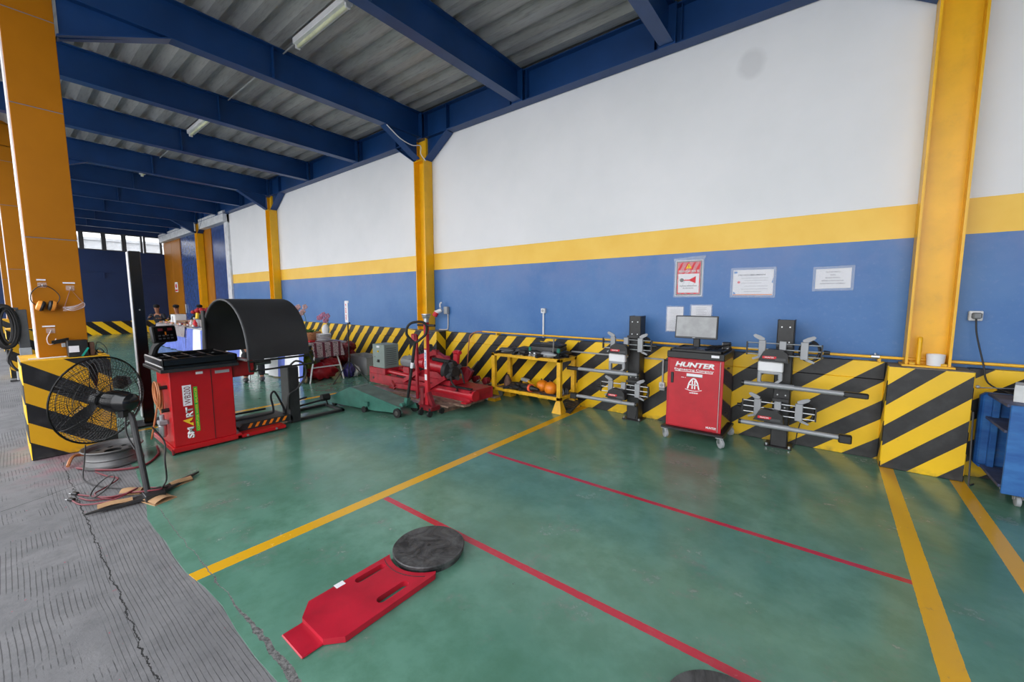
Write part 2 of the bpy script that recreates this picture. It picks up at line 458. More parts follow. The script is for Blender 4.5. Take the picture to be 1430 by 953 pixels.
# recessed blue doors and yellow panels near the far end
b = B(); b.box(-16.98, -16.62, 5.24, 5.5, 0, 4.6); struct(b.build('trim_2', paint('white_trim', rgb(214, 216, 220), .45)))
def header(x0, x1, i):
    b = B(); b.prism([(5.12, 4.24), (5.5, 4.24), (5.5, 4.72), (5.12, 4.60)], 'x', x0, x1)
    struct(b.build('trim_%d' % i, paint('white_header_%d' % i, rgb(212, 214, 218), .5)))
header(-19.3, -16.62, 3); header(-25.4, -19.75, 4)
b = B(); b.box(XL, -16.63, 5.43, 5.6, 0, 5.35); struct(b.build('wall_back', NAVY))
for i, (x0, x1) in enumerate(((-18.62, -16.98), (-22.75, -20.3))):
    b = B(); b.box(x0, x1, 5.33, 5.42, 0, 4.24)
    d = struct(b.build('door_%d' % (i+1), paint('blue_door_%d' % i, rgb(54, 78, 132), .22, var=.15)))
    b = B(); b.box(x0+.12, x0+.2, 5.29, 5.33, .95, 1.35, .008); b.build('door_handle', SILVER, d)
for i, (x0, x1) in enumerate(((-19.95, -18.62), (-24.1, -22.75), (-25.45, -24.12))):
    b = B(); b.box(x0, x1, 5.3, 5.42, 0, 4.235, .006)
    o = b.build('cladding_panel', ORANGE)
    tag(o, ['tall yellow cladding panel between the two blue doors, behind a column',
            'tall yellow wall panel left of the farther blue door, with a small notice',
            'tall yellow wall panel in the far corner'][i], 'panel', 'yellow cladding panels by the far doors')
b = B(); b.box(-24.0, -23.55, 5.292, 5.299, 1.9, 2.35); o = b.build('notice_sign', PAPER)
tag(o, 'small white notice with red print on the far yellow panel', 'sign')
b = B(); b.ball((-23.78, 5.288, 2.18), (.11, .006, .11), 14, 8); b.box(-23.95, -23.6, 5.288, 5.292, 1.94, 2.02); b.build('red_print', REDP, o)

# roof deck: trapezoidal sheets running along the wall
prof = []
y = -1.6; P = .345
while y < 5.4:
    prof += [(y, 4.955), (y+.13, 4.955), (y+.15, 5.02), (y+.235, 5.02)]; y += P
b = B()
for k in range(0, 12):
    xa = XR+.3-k*2.6; xb = max(xa-2.62, XL-.2)
    if xa < XL: break
    dz = .0015*(k % 2)
    A = [b._v((xa, p[0], p[1]+dz)) for p in prof]; D = [b._v((xb, p[0], p[1]+dz)) for p in prof]
    for i in range(len(prof)-1): b.face([A[i], A[i+1], D[i+1], D[i]])
b.box(XL-.2, XR+.3, -1.6, 5.45, 5.04, 5.1)
struct(b.build('ceiling', DECK, sharp=15))

# ------------------------------------------------------------------ steel frame
def ibeam_y(b, xc, y0, y1, z0, z1, w=.16, t=.014):
    b.box(xc-w/2, xc+w/2, y0, y1, z0, z0+t); b.box(xc-w/2, xc+w/2, y0, y1, z1-t, z1)
    b.box(xc-.006, xc+.006, y0, y1, z0+t, z1-t)
def ibeam_x(b, yc, x0, x1, z0, z1, w=.16, t=.014):
    b.box(x0, x1, yc-w/2, yc+w/2, z0, z0+t); b.box(x0, x1, yc-w/2, yc+w/2, z1-t, z1)
    b.box(x0, x1, yc-.006, yc+.006, z0+t, z1-t)
COLX = [.713, -6.19, -12.92, -19.6]
BX = [2.7, .5, -1.7, -3.9, -6.19, -8.32, -10.52, -12.92, -15.0, -17.2, -19.6, -21.7, -23.85]
b = B()
ibeam_x(b, 5.2, XL, XR, 4.5, 4.94, .17)
beam = b.build('wall_beam', BLUEB); tag(beam, 'long blue steel beam along the top of the white wall', 'beam')
for x in BX:
    b = B(); b.box(x-.16, x-.15, 5.115, 5.19, 4.51, 4.93); b.box(x+.15, x+.16, 5.115, 5.19, 4.51, 4.93)
    b.build('stiffener', BLUEB, beam)
for cx in COLX:
    for s in (-1, 1):
        b = B(); e = cx+s*.145; f = cx+s*.72
        b.prism([(e, 4.5), (f, 4.5), (e, 4.12)], 'y', 5.195, 5.205)
        L = Vector((f-e, 0, .38))
        b.bar((e, 5.2, 4.12), (f, 5.2, 4.5), .17, .014, (0, 0, 1)); b.box(min(f, f+.012), f+.012, 5.115, 5.285, 4.5, 4.93)
        b.build('haunch', BLUEB, beam)
names = {2.7: 'blue cross beam nearest the right end, beyond the yellow near column', .5: 'blue cross beam above the nearest yellow column'}
cb = [x for x in BX if x < .6]
lab = ['blue cross beam just in front of the nearest yellow column', 'blue cross beam nearest the camera, cut off by the top edge of the photo',
       'long blue cross beam ending midway between the two nearest columns', 'blue cross beam meeting the middle yellow column',
       'blue cross beam, first one beyond the middle yellow column', 'blue cross beam, second one beyond the middle yellow column',
       'blue cross beam meeting the third yellow column', 'blue cross beam, first one beyond the third column',
       'blue cross beam, second one beyond the third column', 'blue cross beam meeting the farthest yellow column',
       'blue cross beam, last but one before the far end wall', 'blue cross beam nearest the far end wall']
for i, x in enumerate(cb):
    r = thing('cross_beam', lab[i], 'beam', (x, .1, 4.5), 0, 'blue cross beams carrying the roof deck')
    b = B(); ibeam_y(b, x, -1.5, 5.11, 4.52, 4.955); b.build('girder', BLUEB, r)
    b = B(); b.box(x-.1, x+.1, 5.1, 5.115, 4.5, 4.95)
    for yy in (2.6,): b.box(x-.07, x+.07, yy, yy+.01, 4.53, 4.94)
    b.build('end_plate', BLUEB, r)
    if any(abs(x-c) < .3 for c in COLX) and x < 0:
        b = B(); b.prism([(5.05, 4.12), (5.05, 4.52), (4.35, 4.52)], 'x', x-.006, x+.006)
        b.bar((x, 5.05, 4.13), (x, 4.35, 4.52), .16, .014, (0, 0, 1)); b.build('haunch', BLUEB, r)
        b = B(); b.prism([(.62, 4.12), (.62, 4.52), (1.5, 4.52)], 'x', x-.006, x+.006)
        b.bar((x, .6, 4.13), (x, 1.5, 4.52), .16, .014, (0, 0, 1)); b.build('haunch', BLUEB, r)

cl = ['wide yellow steel column nearest the camera, on the right', 'yellow steel column in the middle of the wall, above the red jacks',
      'third yellow steel column along the wall, behind the black wheel hood', 'farthest slim yellow steel column, beside the blue door']
for i, x in enumerate(COLX):
    r = thing('steel_column', cl[i], 'column', (x, 5.2, .95), 0, 'yellow steel columns along the wall')
    b = B(); w = .145; y0, y1 = (5.09 if i else 5.10), 5.29; zlo = .965 if i < 3 else 0
    for za, zb_, yy in ((zlo, 4.12, y0), (4.12, 4.94, y0+.06)):
        b.box(x-w, x-w+.018, yy, y1, za, zb_); b.box(x+w-.018, x+w, yy, y1, za, zb_)
    b.box(x-w+.018, x+w-.018, 5.205, 5.217, zlo, 4.94)
    b.box(x-w, x+w, y0, 5.2, 4.11, 4.125)
    b.build('column_shaft', YEL, r)
    b = B(); b.box(x-.17, x+.17, 5.07, 5.29, .95 if i < 3 else .0, .965 if i < 3 else .015); b.build('base_plate', YEL, r)
    for sx in (-.1, .1):
        zz = .965 if i < 3 else .015; b = B(); b.box(x+sx-.02, x+sx+.02, 5.075, 5.1, zz, zz+.025, .004); b.build('anchor_nut', YELW, r)

# striped plinths under the columns
def plinth(x0, x1, y0, y1, h, mf, ms, label):
    b = B(); b.box(x0, x1, y0, y1, 0, h, .006)
    o = b.build('column_plinth', [mf, ms])
    for p in o.data.polygons:
        if abs(p.normal.x) > .7: p.material_index = 1
        elif p.normal.z > .7: p.material_index = 2
    o.data.materials.append(YELW if 'pillar' in label else paint('bare_plinth_top', rgb(120, 112, 100), .8, var=.3, scale=10))
    tag(o, label, 'plinth'); return o
plinth(.45, .985, 4.98, 5.3, .95, ST_B, ST_M, 'black and yellow striped plinth under the nearest yellow column')
plinth(-6.46, -5.66, 4.98, 5.3, .97, ST_L, ST_M, 'black and yellow striped plinth under the middle yellow column')
plinth(-13.2, -12.6, 4.98, 5.3, .97, ST_L, ST_M, 'black and yellow striped plinth under the third yellow column')

# orange clad pillars of the open side
PX = [-6.15, -12.84, -19.55]
pl_ = ['wide orange clad pillar on the left with ear muffs hanging on it', 'second orange clad pillar, partly hidden by the nearest pillar',
       'farthest orange clad pillar at the left edge']
ol = ['black and yellow striped plinth under the nearest orange pillar, behind the fan', 'striped plinth under the second orange pillar',
      'striped plinth under the farthest orange pillar']
STRIPW = paint('white_side_strip', rgb(236, 234, 238), .3)  # plain white strip down the outer side of each pillar
for i, x in enumerate(PX):
    r = thing('clad_pillar', pl_[i], 'pillar', (x-.2, .42, .97), 0, 'orange clad pillars of the open side')
    b = B()
    zs = [.97, 2.155, 3.395, 4.24, 5.0]
    for a, c in zip(zs, zs[1:]): b.box(x-.42, x, .245, .592, a+.004, c-.004, .003)
    b.build('cladding', ORANGE, r)
    b = B(); b.box(x-.41, x-.006, .25, .588, .97, 5.0); b.build('joint', paint('joint_sealant_%d' % i, rgb(120, 122, 132), .6), r)
    b = B(); b.box(x-.3, x-.02, .236, .246, .97, 5.0); b.build('side_strip', STRIPW, r)
    b = B(); x0 = x+.18; b.box(x-.5, x0, .115, .725, 0, .97, .006)
    o = b.build('pillar_plinth', [ST_P, ST_M, YELW])
    for p in o.data.polygons:
        if abs(p.normal.y) > .7: p.material_index = 1
        elif p.normal.z > .7: p.material_index = 2
    tag(o, ol[i], 'plinth', 'striped plinths under the orange pillars')

# ceiling lights and conduit
def lamp(x0, x1, label):
    r = thing('batten_light', label, 'light', ((x0+x1)/2, 2.75, 4.9), 0, 'fluorescent batten lights under the roof')
    b = B(); b.box(x0, x1, 2.69, 2.81, 4.88, 4.955, .006); b.build('housing', WHITE, r)
    b = B(); b.cyl((x0+.03, 2.75, 4.865), (x1-.03, 2.75, 4.865), .02, n=12); b.build('tube', paint('lamp_tube', rgb(214, 216, 180), .3), r)
    for xx in (x0+.015, x1-.015):
        b = B(); b.box(xx-.015, xx+.015, 2.72, 2.78, 4.835, 4.885, .004); b.build('lamp_holder', WHITE, r)
lamp(-5.75, -4.5, 'white batten light between the beams near the top of the photo')
lamp(-10.42, -9.2, 'white batten light, second from the camera, beyond the middle column beam')
lamp(-14.75, -13.7, 'white batten light farthest from the camera')
b = B()
b.tube([(-4.5, 2.75, 4.92), (-3.95, 2.75, 4.935), (-2, 2.75, 4.935)], .01, 6, False)
b.tube([(-20, 2.76, 4.94), (-14.75, 2.76, 4.94)], .01, 6, False); b.tube([(-13.7, 2.76, 4.94), (-10.42, 2.76, 4.94)], .01, 6, False)
b.tube([(-9.2, 2.76, 4.94), (-5.75, 2.76, 4.94)], .01, 6, False)
tag(b.build('lighting_conduit', LGREY), 'thin grey conduit linking the batten lights under the roof', 'conduit')
b = B(); b.tube([(-6.1, 4.35, 4.5), (-6.08, 4.6, 4.35), (-6.07, 4.85, 4.3), (-6.02, 5.0, 4.32), (-6.04, 5.02, 4.2), (-6.0, 5.04, 4.12), (-5.95, 5.06, 4.06)], .008, 6)
tag(b.build('loose_cable', WHITE), 'loose white cable at the beam joint above the middle column', 'cable')

# yellow pipe on the ledge, conduits and sockets
b = B(); b.cyl((-4.72, 5.2, 1.0), (XR-.02, 5.2, 1.005), .014, n=10)
p_ = b.build('yellow_pipe', YEL); tag(p_, 'long thin yellow pipe running above the striped low wall', 'pipe')
for x in (-4.4, -2.1, -.9, .4, .62, .8):
    b = B(); b.box(x-.012, x+.012, 5.19, 5.298, .957, 1.0); b.build('pipe_bracket', YELW, p_)
b = B(); b.cyl((.34, 5.2, 1.004), (.4, 5.2, 1.004), .022, n=10); b.cyl((.37, 5.2, 1.0), (.37, 5.2, 1.04), .01, n=8); b.build('coupling', SILVER, p_)
b = B(); b.tube([(-4.72, 5.2, 1.0), (-4.85, 5.19, .99), (-4.98, 5.17, .93), (-5.0, 5.15, .8), (-5.04, 5.14, .4), (-5.06, 5.12, .18)], .01, 8)
tag(b.build('air_hose', HOSE), 'tan air hose dropping from the yellow pipe behind the red machine', 'hose')
b = B(); b.cyl((.655, 5.12, .97), (.655, 5.12, 1.2), .016, n=12); b.ball((.655, 5.12, 1.2), .018, 10, 6)
tag(b.build('pipe_stub', YEL), 'short upright yellow pipe stub at the foot of the nearest column', 'pipe')
b = B(); b.lathe((.765, 5.13, .967), (0, 0, 1), [(0, .055), (.1, .062), (.1, .058), (.01, .05)], 20)
tag(b.build('plastic_tub', WHITE), 'round white plastic tub on the plinth behind the yellow pipe', 'tub')

def socket(x, z, y, label, w=.075):
    r = thing('wall_socket', label, 'socket', (x, y, z))
    b = B(); b.box(x-w/2, x+w/2, y-.045, y, z-w/2, z+w/2, .006); b.build('socket_box', WHITE, r)
    b = B(); b.cyl((x, y-.05, z), (x, y-.044, z), w*.3, n=16); b.build('socket_face', LGREY, r); return r
s1 = socket(-3.51, 1.38, 5.3, 'white wall socket on a vertical white conduit above the yellow bench')
b = B(); b.box(-3.53, -3.505, 5.28, 5.3, .96, 1.35, .003); b.build('conduit', WHITE, s1)
s2 = socket(-1.625, .47, 5.2, 'low white socket on the striped wall left of the red cabinet', .07)
b = B(); b.box(-1.66, -1.59, 5.165, 5.2, .4, .43, .004); b.box(-1.635, -1.615, 5.18, 5.2, .5, .79, .003); b.box(-2.95, -1.615, 5.18, 5.2, .785, .805, .003)
b.build('conduit', LGREY, s2)
s3 = socket(1.0, 1.41, 5.3, 'wall socket with a dark plug right of the nearest column', .085)
b = B(); b.box(.972, 1.028, 5.2, 5.26, 1.385, 1.44, .01); b.build('plug', GREY, s3)
b = B(); b.tube([(1.0, 5.24, 1.39), (1.01, 5.22, 1.25), (1.06, 5.18, 1.0), (1.09, 5.14, .85), (1.2, 5.05, .79), (1.3, 5.0, .785)], .006, 6)
tag(b.build('power_cable', CABLEB), 'black power cable hanging from the plugged socket down to the blue trolley', 'cable')
s4 = thing('industrial_socket', 'red and white industrial socket beside the middle yellow column', 'socket', (-5.8, 5.28, 1.33))
b = B(); b.box(-5.74, -5.64, 5.23, 5.3, 1.28, 1.42, .01); b.build('socket_box', LGREY, s4)
b = B(); b.cyl((-5.75, 5.2, 1.36), (-5.86, 5.14, 1.3), .035, .045, n=14); b.build('plug_body', WHITE, s4)
b = B(); b.cyl((-5.84, 5.15, 1.31), (-5.87, 5.12, 1.24), .05, .045, n=14); b.build('socket_cap', REDP, s4)
b = B(); b.tube([(-5.79, 5.2, 1.4), (-5.79, 5.2, 1.47), (-5.77, 5.22, 1.5)], .016, 8); b.build('cord_grip', WHITE, s4)
b = B(); b.tube([(-5.67, 5.28, 1.28), (-5.67, 5.28, 1.06), (-5.7, 5.28, .99), (-5.9, 5.27, .98)], .01, 8); b.build('conduit', CREAM, s4)

# wall notices
def notice(x0, x1, z0, z1, label, film=.02, tilt=0):
    r = thing('wall_notice', label, 'notice', ((x0+x1)/2, 5.3, z0), 0)
    b = B(); f = film
    def fn(u, v):
        x = x0-f+(x1-x0+2*f)*u; z = z0-f+(z1-z0+2*f)*v
        return (x, 5.291+.0025*math.sin(31*u+9*v)*math.cos(23*v), z+tilt*(u-.5))
    b.sheet(fn, 14, 10); b.build('plastic_sleeve', FILM, r, solid=.0005)
    b = B(); b.prism([(x0, z0-tilt/2), (x1, z0+tilt/2), (x1, z1+tilt/2), (x0, z1-tilt/2)], 'y', 5.2955, 5.2975); b.build('paper_sheet', PAPER, r)
    return r
RX, UZ = (1, 0, 0), (0, 0, 1)
r = notice(-1.55, -1.235, 1.595, 2.03, 'red warning poster with a horn picture above the monitor', .016)
b = B(); b.box(-1.542, -1.243, 5.293, 5.2955, 1.603, 2.022); b.build('poster_border', DGREY, r)
b = B(); b.box(-1.525, -1.26, 5.291, 5.2935, 1.62, 2.008); b.build('poster_print', REDP, r)
b = B(); b.box(-1.513, -1.272, 5.2895, 5.2915, 1.636, 1.865); b.build('poster_panel', PAPER, r)
b = B(); b.prism([(-1.43, 1.93), (-1.36, 1.93), (-1.395, 1.99)], 'y', 5.288, 5.2915); b.build('warning_triangle', YPRT, r)
b = B(); b.box(-1.398, -1.392, 5.287, 5.288, 1.945, 1.972); b.box(-1.398, -1.392, 5.287, 5.288, 1.935, 1.94); b.build('exclamation_mark', INK, r)
lettering('PERINGATAN !!!', 'poster_title', LETW, r, (-1.393, 5.2885, 1.885), RX, UZ, .026, .235, bold=.02)
b = B(); pr_ = [(-1.45, 1.79)]
b.prism([(-1.455, 1.785), (-1.38, 1.782), (-1.31, 1.75), (-1.308, 1.835), (-1.38, 1.797), (-1.455, 1.795)], 'y', 5.288, 5.29); b.build('horn_picture', REDP, r)
b = B(); b.lathe((-1.47, 5.2895, 1.79), (0, -1, 0), [(0, .024), (.002, .024)], 18); b.build('horn_bulb', GREY, r)
lettering('DILARANG MEMBUNYIKAN', 'poster_text', INK, r, (-1.393, 5.289, 1.712), RX, UZ, .014, .2)
lettering('KLAKSON', 'poster_text', INK, r, (-1.393, 5.289, 1.685), RX, UZ, .014, .12)
b = B(); b.sheet(lambda u, v: (-1.575+.37*u, 5.287+.002*math.sin(25*u), 2.03+.03*v+.018*u), 12, 2); b.build('tape', FILM, r, solid=.0008)

r = notice(-.905, -.51, 1.6, 1.885, 'landscape white notice in a sleeve with an orange footer and blue corner marks', .025, -.004)
b = B(); b.box(-.9, -.515, 5.293, 5.295, 1.602, 1.612); b.build('orange_footer', ORANGEP, r)
b = B(); b.prism([(-.9, 1.612), (-.872, 1.612), (-.878, 1.63), (-.9, 1.645)], 'y', 5.293, 5.295); b.prism([(-.525, 1.74), (-.512, 1.73), (-.512, 1.79)], 'y', 5.293, 5.295)
b.prism([(-.895, 1.845), (-.865, 1.85), (-.862, 1.87), (-.897, 1.872)], 'y', 5.293, 5.295); b.build('corner_mark', SKY_B, r)
lettering('PENGUMUMAN', 'notice_title', INK, r, (-.72, 5.2945, 1.82), RX, UZ, .016, .26, bold=.01)
b = B()
for k, z in enumerate((1.79, 1.765, 1.735, 1.7, 1.668, 1.64)):
    b.box(-.82+(.03 if k % 2 else 0), -.56-(.06 if k % 3 == 2 else 0), 5.294, 5.2952, z, z+.004)
b.build('text_line', LGREY, r)
b = B(); b.lathe((-.845, 5.295, 1.748), (0, -1, 0), [(0, .014), (.0015, .014)], 14); b.build('red_icon', REDP, r)
r = notice(-.14, .145, 1.665, 1.865, 'landscape white notice with printed lines, rightmost on the blue wall', .024, .006)
for k, (t, w) in enumerate((('TUTUP PINTU', .12), ('DAN', .04), ('BUKA PINTU', .115), ('APABILA ADA UNTUK', .18), ('KENDARAAN KEMBALI', .2))):
    lettering(t, 'notice_text', INK, r, (0, 5.2945, 1.825-k*.029), RX, UZ, .012, w)
r = notice(-1.635, -1.44, 1.155, 1.46, 'white typed sheet taped to the wall, left one behind the monitor', .012)
b = B()
for k in range(15): b.box(-1.6, -1.475-(.03 if k % 4 == 3 else 0), 5.294, 5.2952, 1.42-k*.017, 1.423-k*.017)
b.build('text_line', LGREY, r)
r = notice(-1.345, -1.12, 1.22, 1.48, 'white typed sheet taped to the wall, right one behind the monitor', .014)
b = B()
for k in range(8): b.box(-1.29, -1.17-(.03 if k % 3 == 2 else 0), 5.294, 5.2952, 1.45-k*.02, 1.454-k*.02)
b.build('text_line', LGREY, r)
# ------------------------------------------------------------------ turnplates on the floor
r = thing('slide_plate', 'red slide plate with two hand slots lying flat on the green floor', 'alignment plate', (-1.81, 1.05, 0))
b = B(); b.M = None
H0, H1 = 0.0, .034
outer = [(-1.9, .795), (-1.70, .795), (-1.64, .86), (-1.64, 1.33), (-1.67, 1.35)]
# concave arc hugging the round disc
cxd, cyd, rr = -1.85, 1.535, .231
arc = []
for k in range(13):
    a = math.radians(-31-k*(94/12)); arc.append((cxd+rr*math.cos(a), cyd+rr*math.sin(a)))
arc = [p for p in arc]
outer = [(-1.9, .795), (-1.70, .795), (-1.635, .865), (-1.635, arc[0][1]-.02)]+arc+[(-1.983, arc[-1][1]-.02), (-1.983, .865)]
def slot(cx, y0, y1, w=.024):
    pts = []
    for k in range(7): a = PI+PI*k/6; pts.append((cx+w*math.cos(a), y0+w*math.sin(a)))
    for k in range(7): a = PI*k/6; pts.append((cx+w*math.cos(a), y1+w*math.sin(a)))
    return pts
bm = b.bm
def loop(pts, z): return [bm.verts.new((p[0], p[1], z)) for p in pts]
loops = [outer, slot(-1.705, 1.1, 1.24), slot(-1.925, 1.11, 1.25, .022)]
for z in (H0+.004, H1):
    es = []
    for L in loops:
        v = loop(L, z)
        for i in range(len(v)): es.append(bm.edges.new((v[i], v[(i+1) % len(v)])))
    bmesh.ops.triangle_fill(bm, edges=es, use_beauty=True)
for L in loops:
    A = loop(L, H0+.004); D = loop(L, H1)
    for i in range(len(L)): bm.faces.new((A[i], A[(i+1) % len(L)], D[(i+1) % len(L)], D[i]))
bmesh.ops.remove_doubles(bm, verts=bm.verts, dist=1e-5)
SCUFF = paint('scuffed_red_plate', rgb(176, 20, 44), .36, var=.16, scale=5, dirt=.06)
b.build('plate_body', SCUFF, r)
b = B(); b.box(-1.9, -1.7, .70, .80, .002, .012, .004); b.build('tongue', SCUFF, r)
b = B(); b.box(-1.99, -1.955, 1.0, 1.05, .0342, .0352); b.M = None; b.build('label_sticker', PAPER, r)
b = B()
arc2 = []
for k in range(19):
    a = math.radians(-45-k*(72/18)); arc2.append((cxd+(rr+.032)*math.cos(a), cyd+(rr+.032)*math.sin(a), .035))
b.tube(arc2, .0018, 6, False); b.build('groove', BLACK, r)
DISCM = Mat('scuffed_black_disc', rough=.4)
c_ = DISCM.mix(DISCM.noise(7, 7, .7, dist=1.2).ramp(.4, .62), rgb(34, 34, 35), rgb(84, 84, 84)); DISCM.color(c_)
def disc(cx, cy, label):
    r = thing('turntable_disc', label, 'turntable', (cx, cy, 0), 0, 'round turntable discs on the floor')
    b = B(); b.lathe((cx, cy, 0), (0, 0, 1), [(.0, .2), (.03, .2), (.031, .214), (.048, .216), (.052, .212)], 64); b.build('top_plate', DISCM.m, r)
    b = B(); b.lathe((cx, cy, .0515), (0, 0, 1), [(0, .012), (.002, .01)], 14); b.build('centre_pin', BLACKM, r)
disc(-1.85, 1.535, 'round black turntable disc at the end of the red slide plate')
disc(-.195, 1.49, 'round black turntable disc cut off by the bottom edge of the photo')

# ------------------------------------------------------------------ red alignment cabinet with monitor
r = thing('tool_cabinet', 'red cabinet on castors with white lettering, carrying a monitor', 'cabinet', (-1.115, 4.88, 0))
X0, X1, Y0, Y1 = -1.40, -.83, 4.62, 5.14
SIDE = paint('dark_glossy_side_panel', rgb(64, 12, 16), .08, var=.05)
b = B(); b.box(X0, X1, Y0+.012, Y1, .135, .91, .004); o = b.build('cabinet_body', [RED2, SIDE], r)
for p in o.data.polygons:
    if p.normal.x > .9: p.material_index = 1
b = B(); b.box(X0+.02, X1-.035, Y0-.006, Y0+.014, .15, .9, .004); d = b.build('door', RED2, r)
b = B(); b.box(X0+.045, X0+.075, Y0-.014, Y0-.004, .63, .75, .004); b.build('handle_recess', BLACK, d)
b = B(); b.box(X1-.034, X1-.03, Y0-.004, Y0+.013, .15, .9); b.build('door_seam', SILVER, r)
b = B(); b.box(X0-.005, X1+.005, Y0-.01, Y1+.005, .912, .985, .006); b.build('top_rail', BLACK, r)
b = B(); b.box(X0+.02, X1-.02, Y0+.02, Y1-.01, .985, .995, .003)
for q in ((X0+.02, X1-.02, Y0+.01, Y0+.03), (X0+.02, X0+.04, Y0+.01, Y1), (X1-.04, X1-.02, Y0+.01, Y1), (X0+.02, X1-.02, Y1-.02, Y1)):
    b.box(q[0], q[1], q[2], q[3], .985, 1.01, .003)
b.build('top_tray', BLACKM, r)
b = B(); b.box(X0-.035, X1+.035, Y0-.05, Y1+.03, .108, .134, .006); b.build('base_frame', BLACKM, r)
b = B(); b.box(X1-.12, X1-.045, Y0-.013, Y0-.0095, .942, .968); b.build('asset_label', PAPER, r)
b = B(); b.box(X1+.001, X1+.01, 4.85, 4.9, .8, .815); b.box(X1+.001, X1+.01, 4.85, 4.9, .3, .315); b.build('hinge', BLACK, r)
yF = Y0-.0065
lettering('HUNTER', 'brand_lettering', LETW, d, (-1.115, yF, .822), RX, UZ, .052, .40, shear=.25, bold=.045)
lettering('Engineering Company', 'brand_lettering', LETW, d, (-1.12, yF, .782), RX, UZ, .03, .40, bold=.02)
b = B(); b.box(-1.315, -.93, yF-.001, yF, .768, .774); b.build('underline', LETW, d)
b = B(); b.box(-1.19, -1.03, yF-.0025, yF, .722, .752); b.build('name_sticker', PAPER, d)
b = B(); b.box(-1.19, -1.03, yF-.0025, yF, .716, .721); b.build('sticker_strip', GREENM, d)
# double-A style arch mark
b = B()
def mark(pts, w): 
    for p, q in zip(pts, pts[1:]): b.bar((p[0], yF-.0008, p[1]), (q[0], yF-.0008, q[1]), .0016, w, (0, 0, 1) if abs(q[0]-p[0]) > abs(q[1]-p[1]) else (1, 0, 0))
mark([(-1.175, .585), (-1.16, .65), (-1.135, .69), (-1.115, .70), (-1.095, .69), (-1.075, .65), (-1.06, .585)], .014)
mark([(-1.128, .585), (-1.128, .68)], .012); mark([(-1.102, .585), (-1.102, .68)], .012); mark([(-1.165, .63), (-1.065, .63)], .01)
mark([(-1.2, .578), (-1.15, .566), (-1.117, .563), (-1.08, .566), (-1.03, .58)], .006); b.build('arch_emblem', LETW, d)
marks('small_lettering', LETW, d, (-1.115, yF, .535), RX, UZ, .013, .12, 11, 2)
marks('small_lettering', LETW, d, (-1.22, yF, .70), RX, UZ, .007, .05, 6, 3)
lettering('HUNTER', 'small_lettering', LETW, d, (-.925, yF, .175), RX, UZ, .022, .10, shear=.25, bold=.03)
def castor(parent, x, y, rad, dx, dy, mat_w=LGREY, nm='castor'):
    """swivel castor trailing towards (dx,dy)"""
    b = B(); z = rad
    b.box(x-.035, x+.035, y-.03, y+.03, .108-.006 if parent is r else rad*2+.012, .108 if parent is r else rad*2+.02)
    u = Vector((dx, dy, 0)).normalized(); q = Vector((-u.y, u.x, 0)); c = Vector((x, y, z))+u*rad*.35
    top = Vector((x, y, (.104 if parent is r else rad*2+.014)))
    for s in (-1, 1): b.bar(top+q*s*.02, c+q*s*.02, .004, rad*.8, u)
    f = b.build(nm, SILVER, parent)
    b = B(); b.lathe(c-q*.015, q, [(0, rad*.85), (.003, rad), (.027, rad), (.03, rad*.85)], 24); b.build('wheel', mat_w, f)
    return f
for x, y in ((X0+.0, Y0-.01), (X1+.0, Y0-.02), (X0, Y1-.02), (X1, Y1-.01)): castor(r, x, y, .05, .6, -.6)

m = thing('monitor', 'flat computer monitor with a dusty grey blank screen on the red cabinet', 'monitor', (-1.16, 4.86, .995), 0)
ang = Matrix.Translation((-1.16, 4.80, 1.245)) @ Matrix.Rotation(math.radians(-2), 4, 'Z') @ Matrix.Rotation(math.radians(-4), 4, 'X')
def L(bb): bb.M = ang; return bb
b = L(B()); b.box(-.222, .222, -.012, .02, -.128, .128, .006); b.build('screen_housing', DGREY, m)
b = L(B()); b.box(-.208, .208, -.0135, -.011, -.106, .114); 
SCR = Mat('dusty_grey_screen', rough=.35); SCR.color(SCR.mix(SCR.noise(9, 5).ramp(.4, .65), rgb(150, 151, 152), rgb(166, 167, 168))); b.build('screen', SCR.m, m)
b = L(B()); b.box(-.03, .0, -.0145, -.012, -.122, -.112); b.build('badge', LGREY, m)
b = B(); b.box(-1.19, -1.12, 4.82, 4.85, 1.02, 1.2, .008); b.build('stand_neck', BLACK, m)
b = B(); b.prism([(-1.24, 4.70), (-1.04, 4.72), (-1.03, 4.92), (-1.24, 4.92)], 'z', .996, 1.014); b.build('stand_foot', paint('bluish_black', rgb(48, 50, 62), .3), m)
k = B(); k.M = Matrix.Translation((-1.23, 4.74, .998)) @ Matrix.Rotation(.15, 4, 'Z')
k.box(-.12, .1, -.09, .06, 0, .018, .006); o = k.build('rubber_tray_mat', BLACKM); tag(o, 'black tray mat in front of the monitor stand on the cabinet', 'mat')
bx = thing('speaker_box', 'small black box behind the monitor on the cabinet right end', 'box', (-.87, 5.05, .99))
b = B(); b.box(-.93, -.85, 5.0, 5.09, .996, 1.075, .005); b.build('housing', BLACK, bx)
b = B(); b.box(-.925, -.922, 4.998, 5.0, 1.0, 1.07); b.box(-.88, -.86, 4.998, 5.0, 1.005, 1.012); b.build('silver_line', SILVER, bx)
b = B(); random.seed(3)
for k in range(5):
    x = -1.08+.03*k
    b.tube([(x, 4.93, 1.0), (x+.06, 4.9+.02*k, 1.04), (x+.13, 4.96, 1.02+.01*k), (x+.05, 5.02, 1.03), (x-.03, 4.97, 1.0)], .005, 6, closed=(k % 2 == 0))
tag(b.build('cable_tangle', CABLEB), 'tangle of black cables behind the monitor on the cabinet', 'cables')

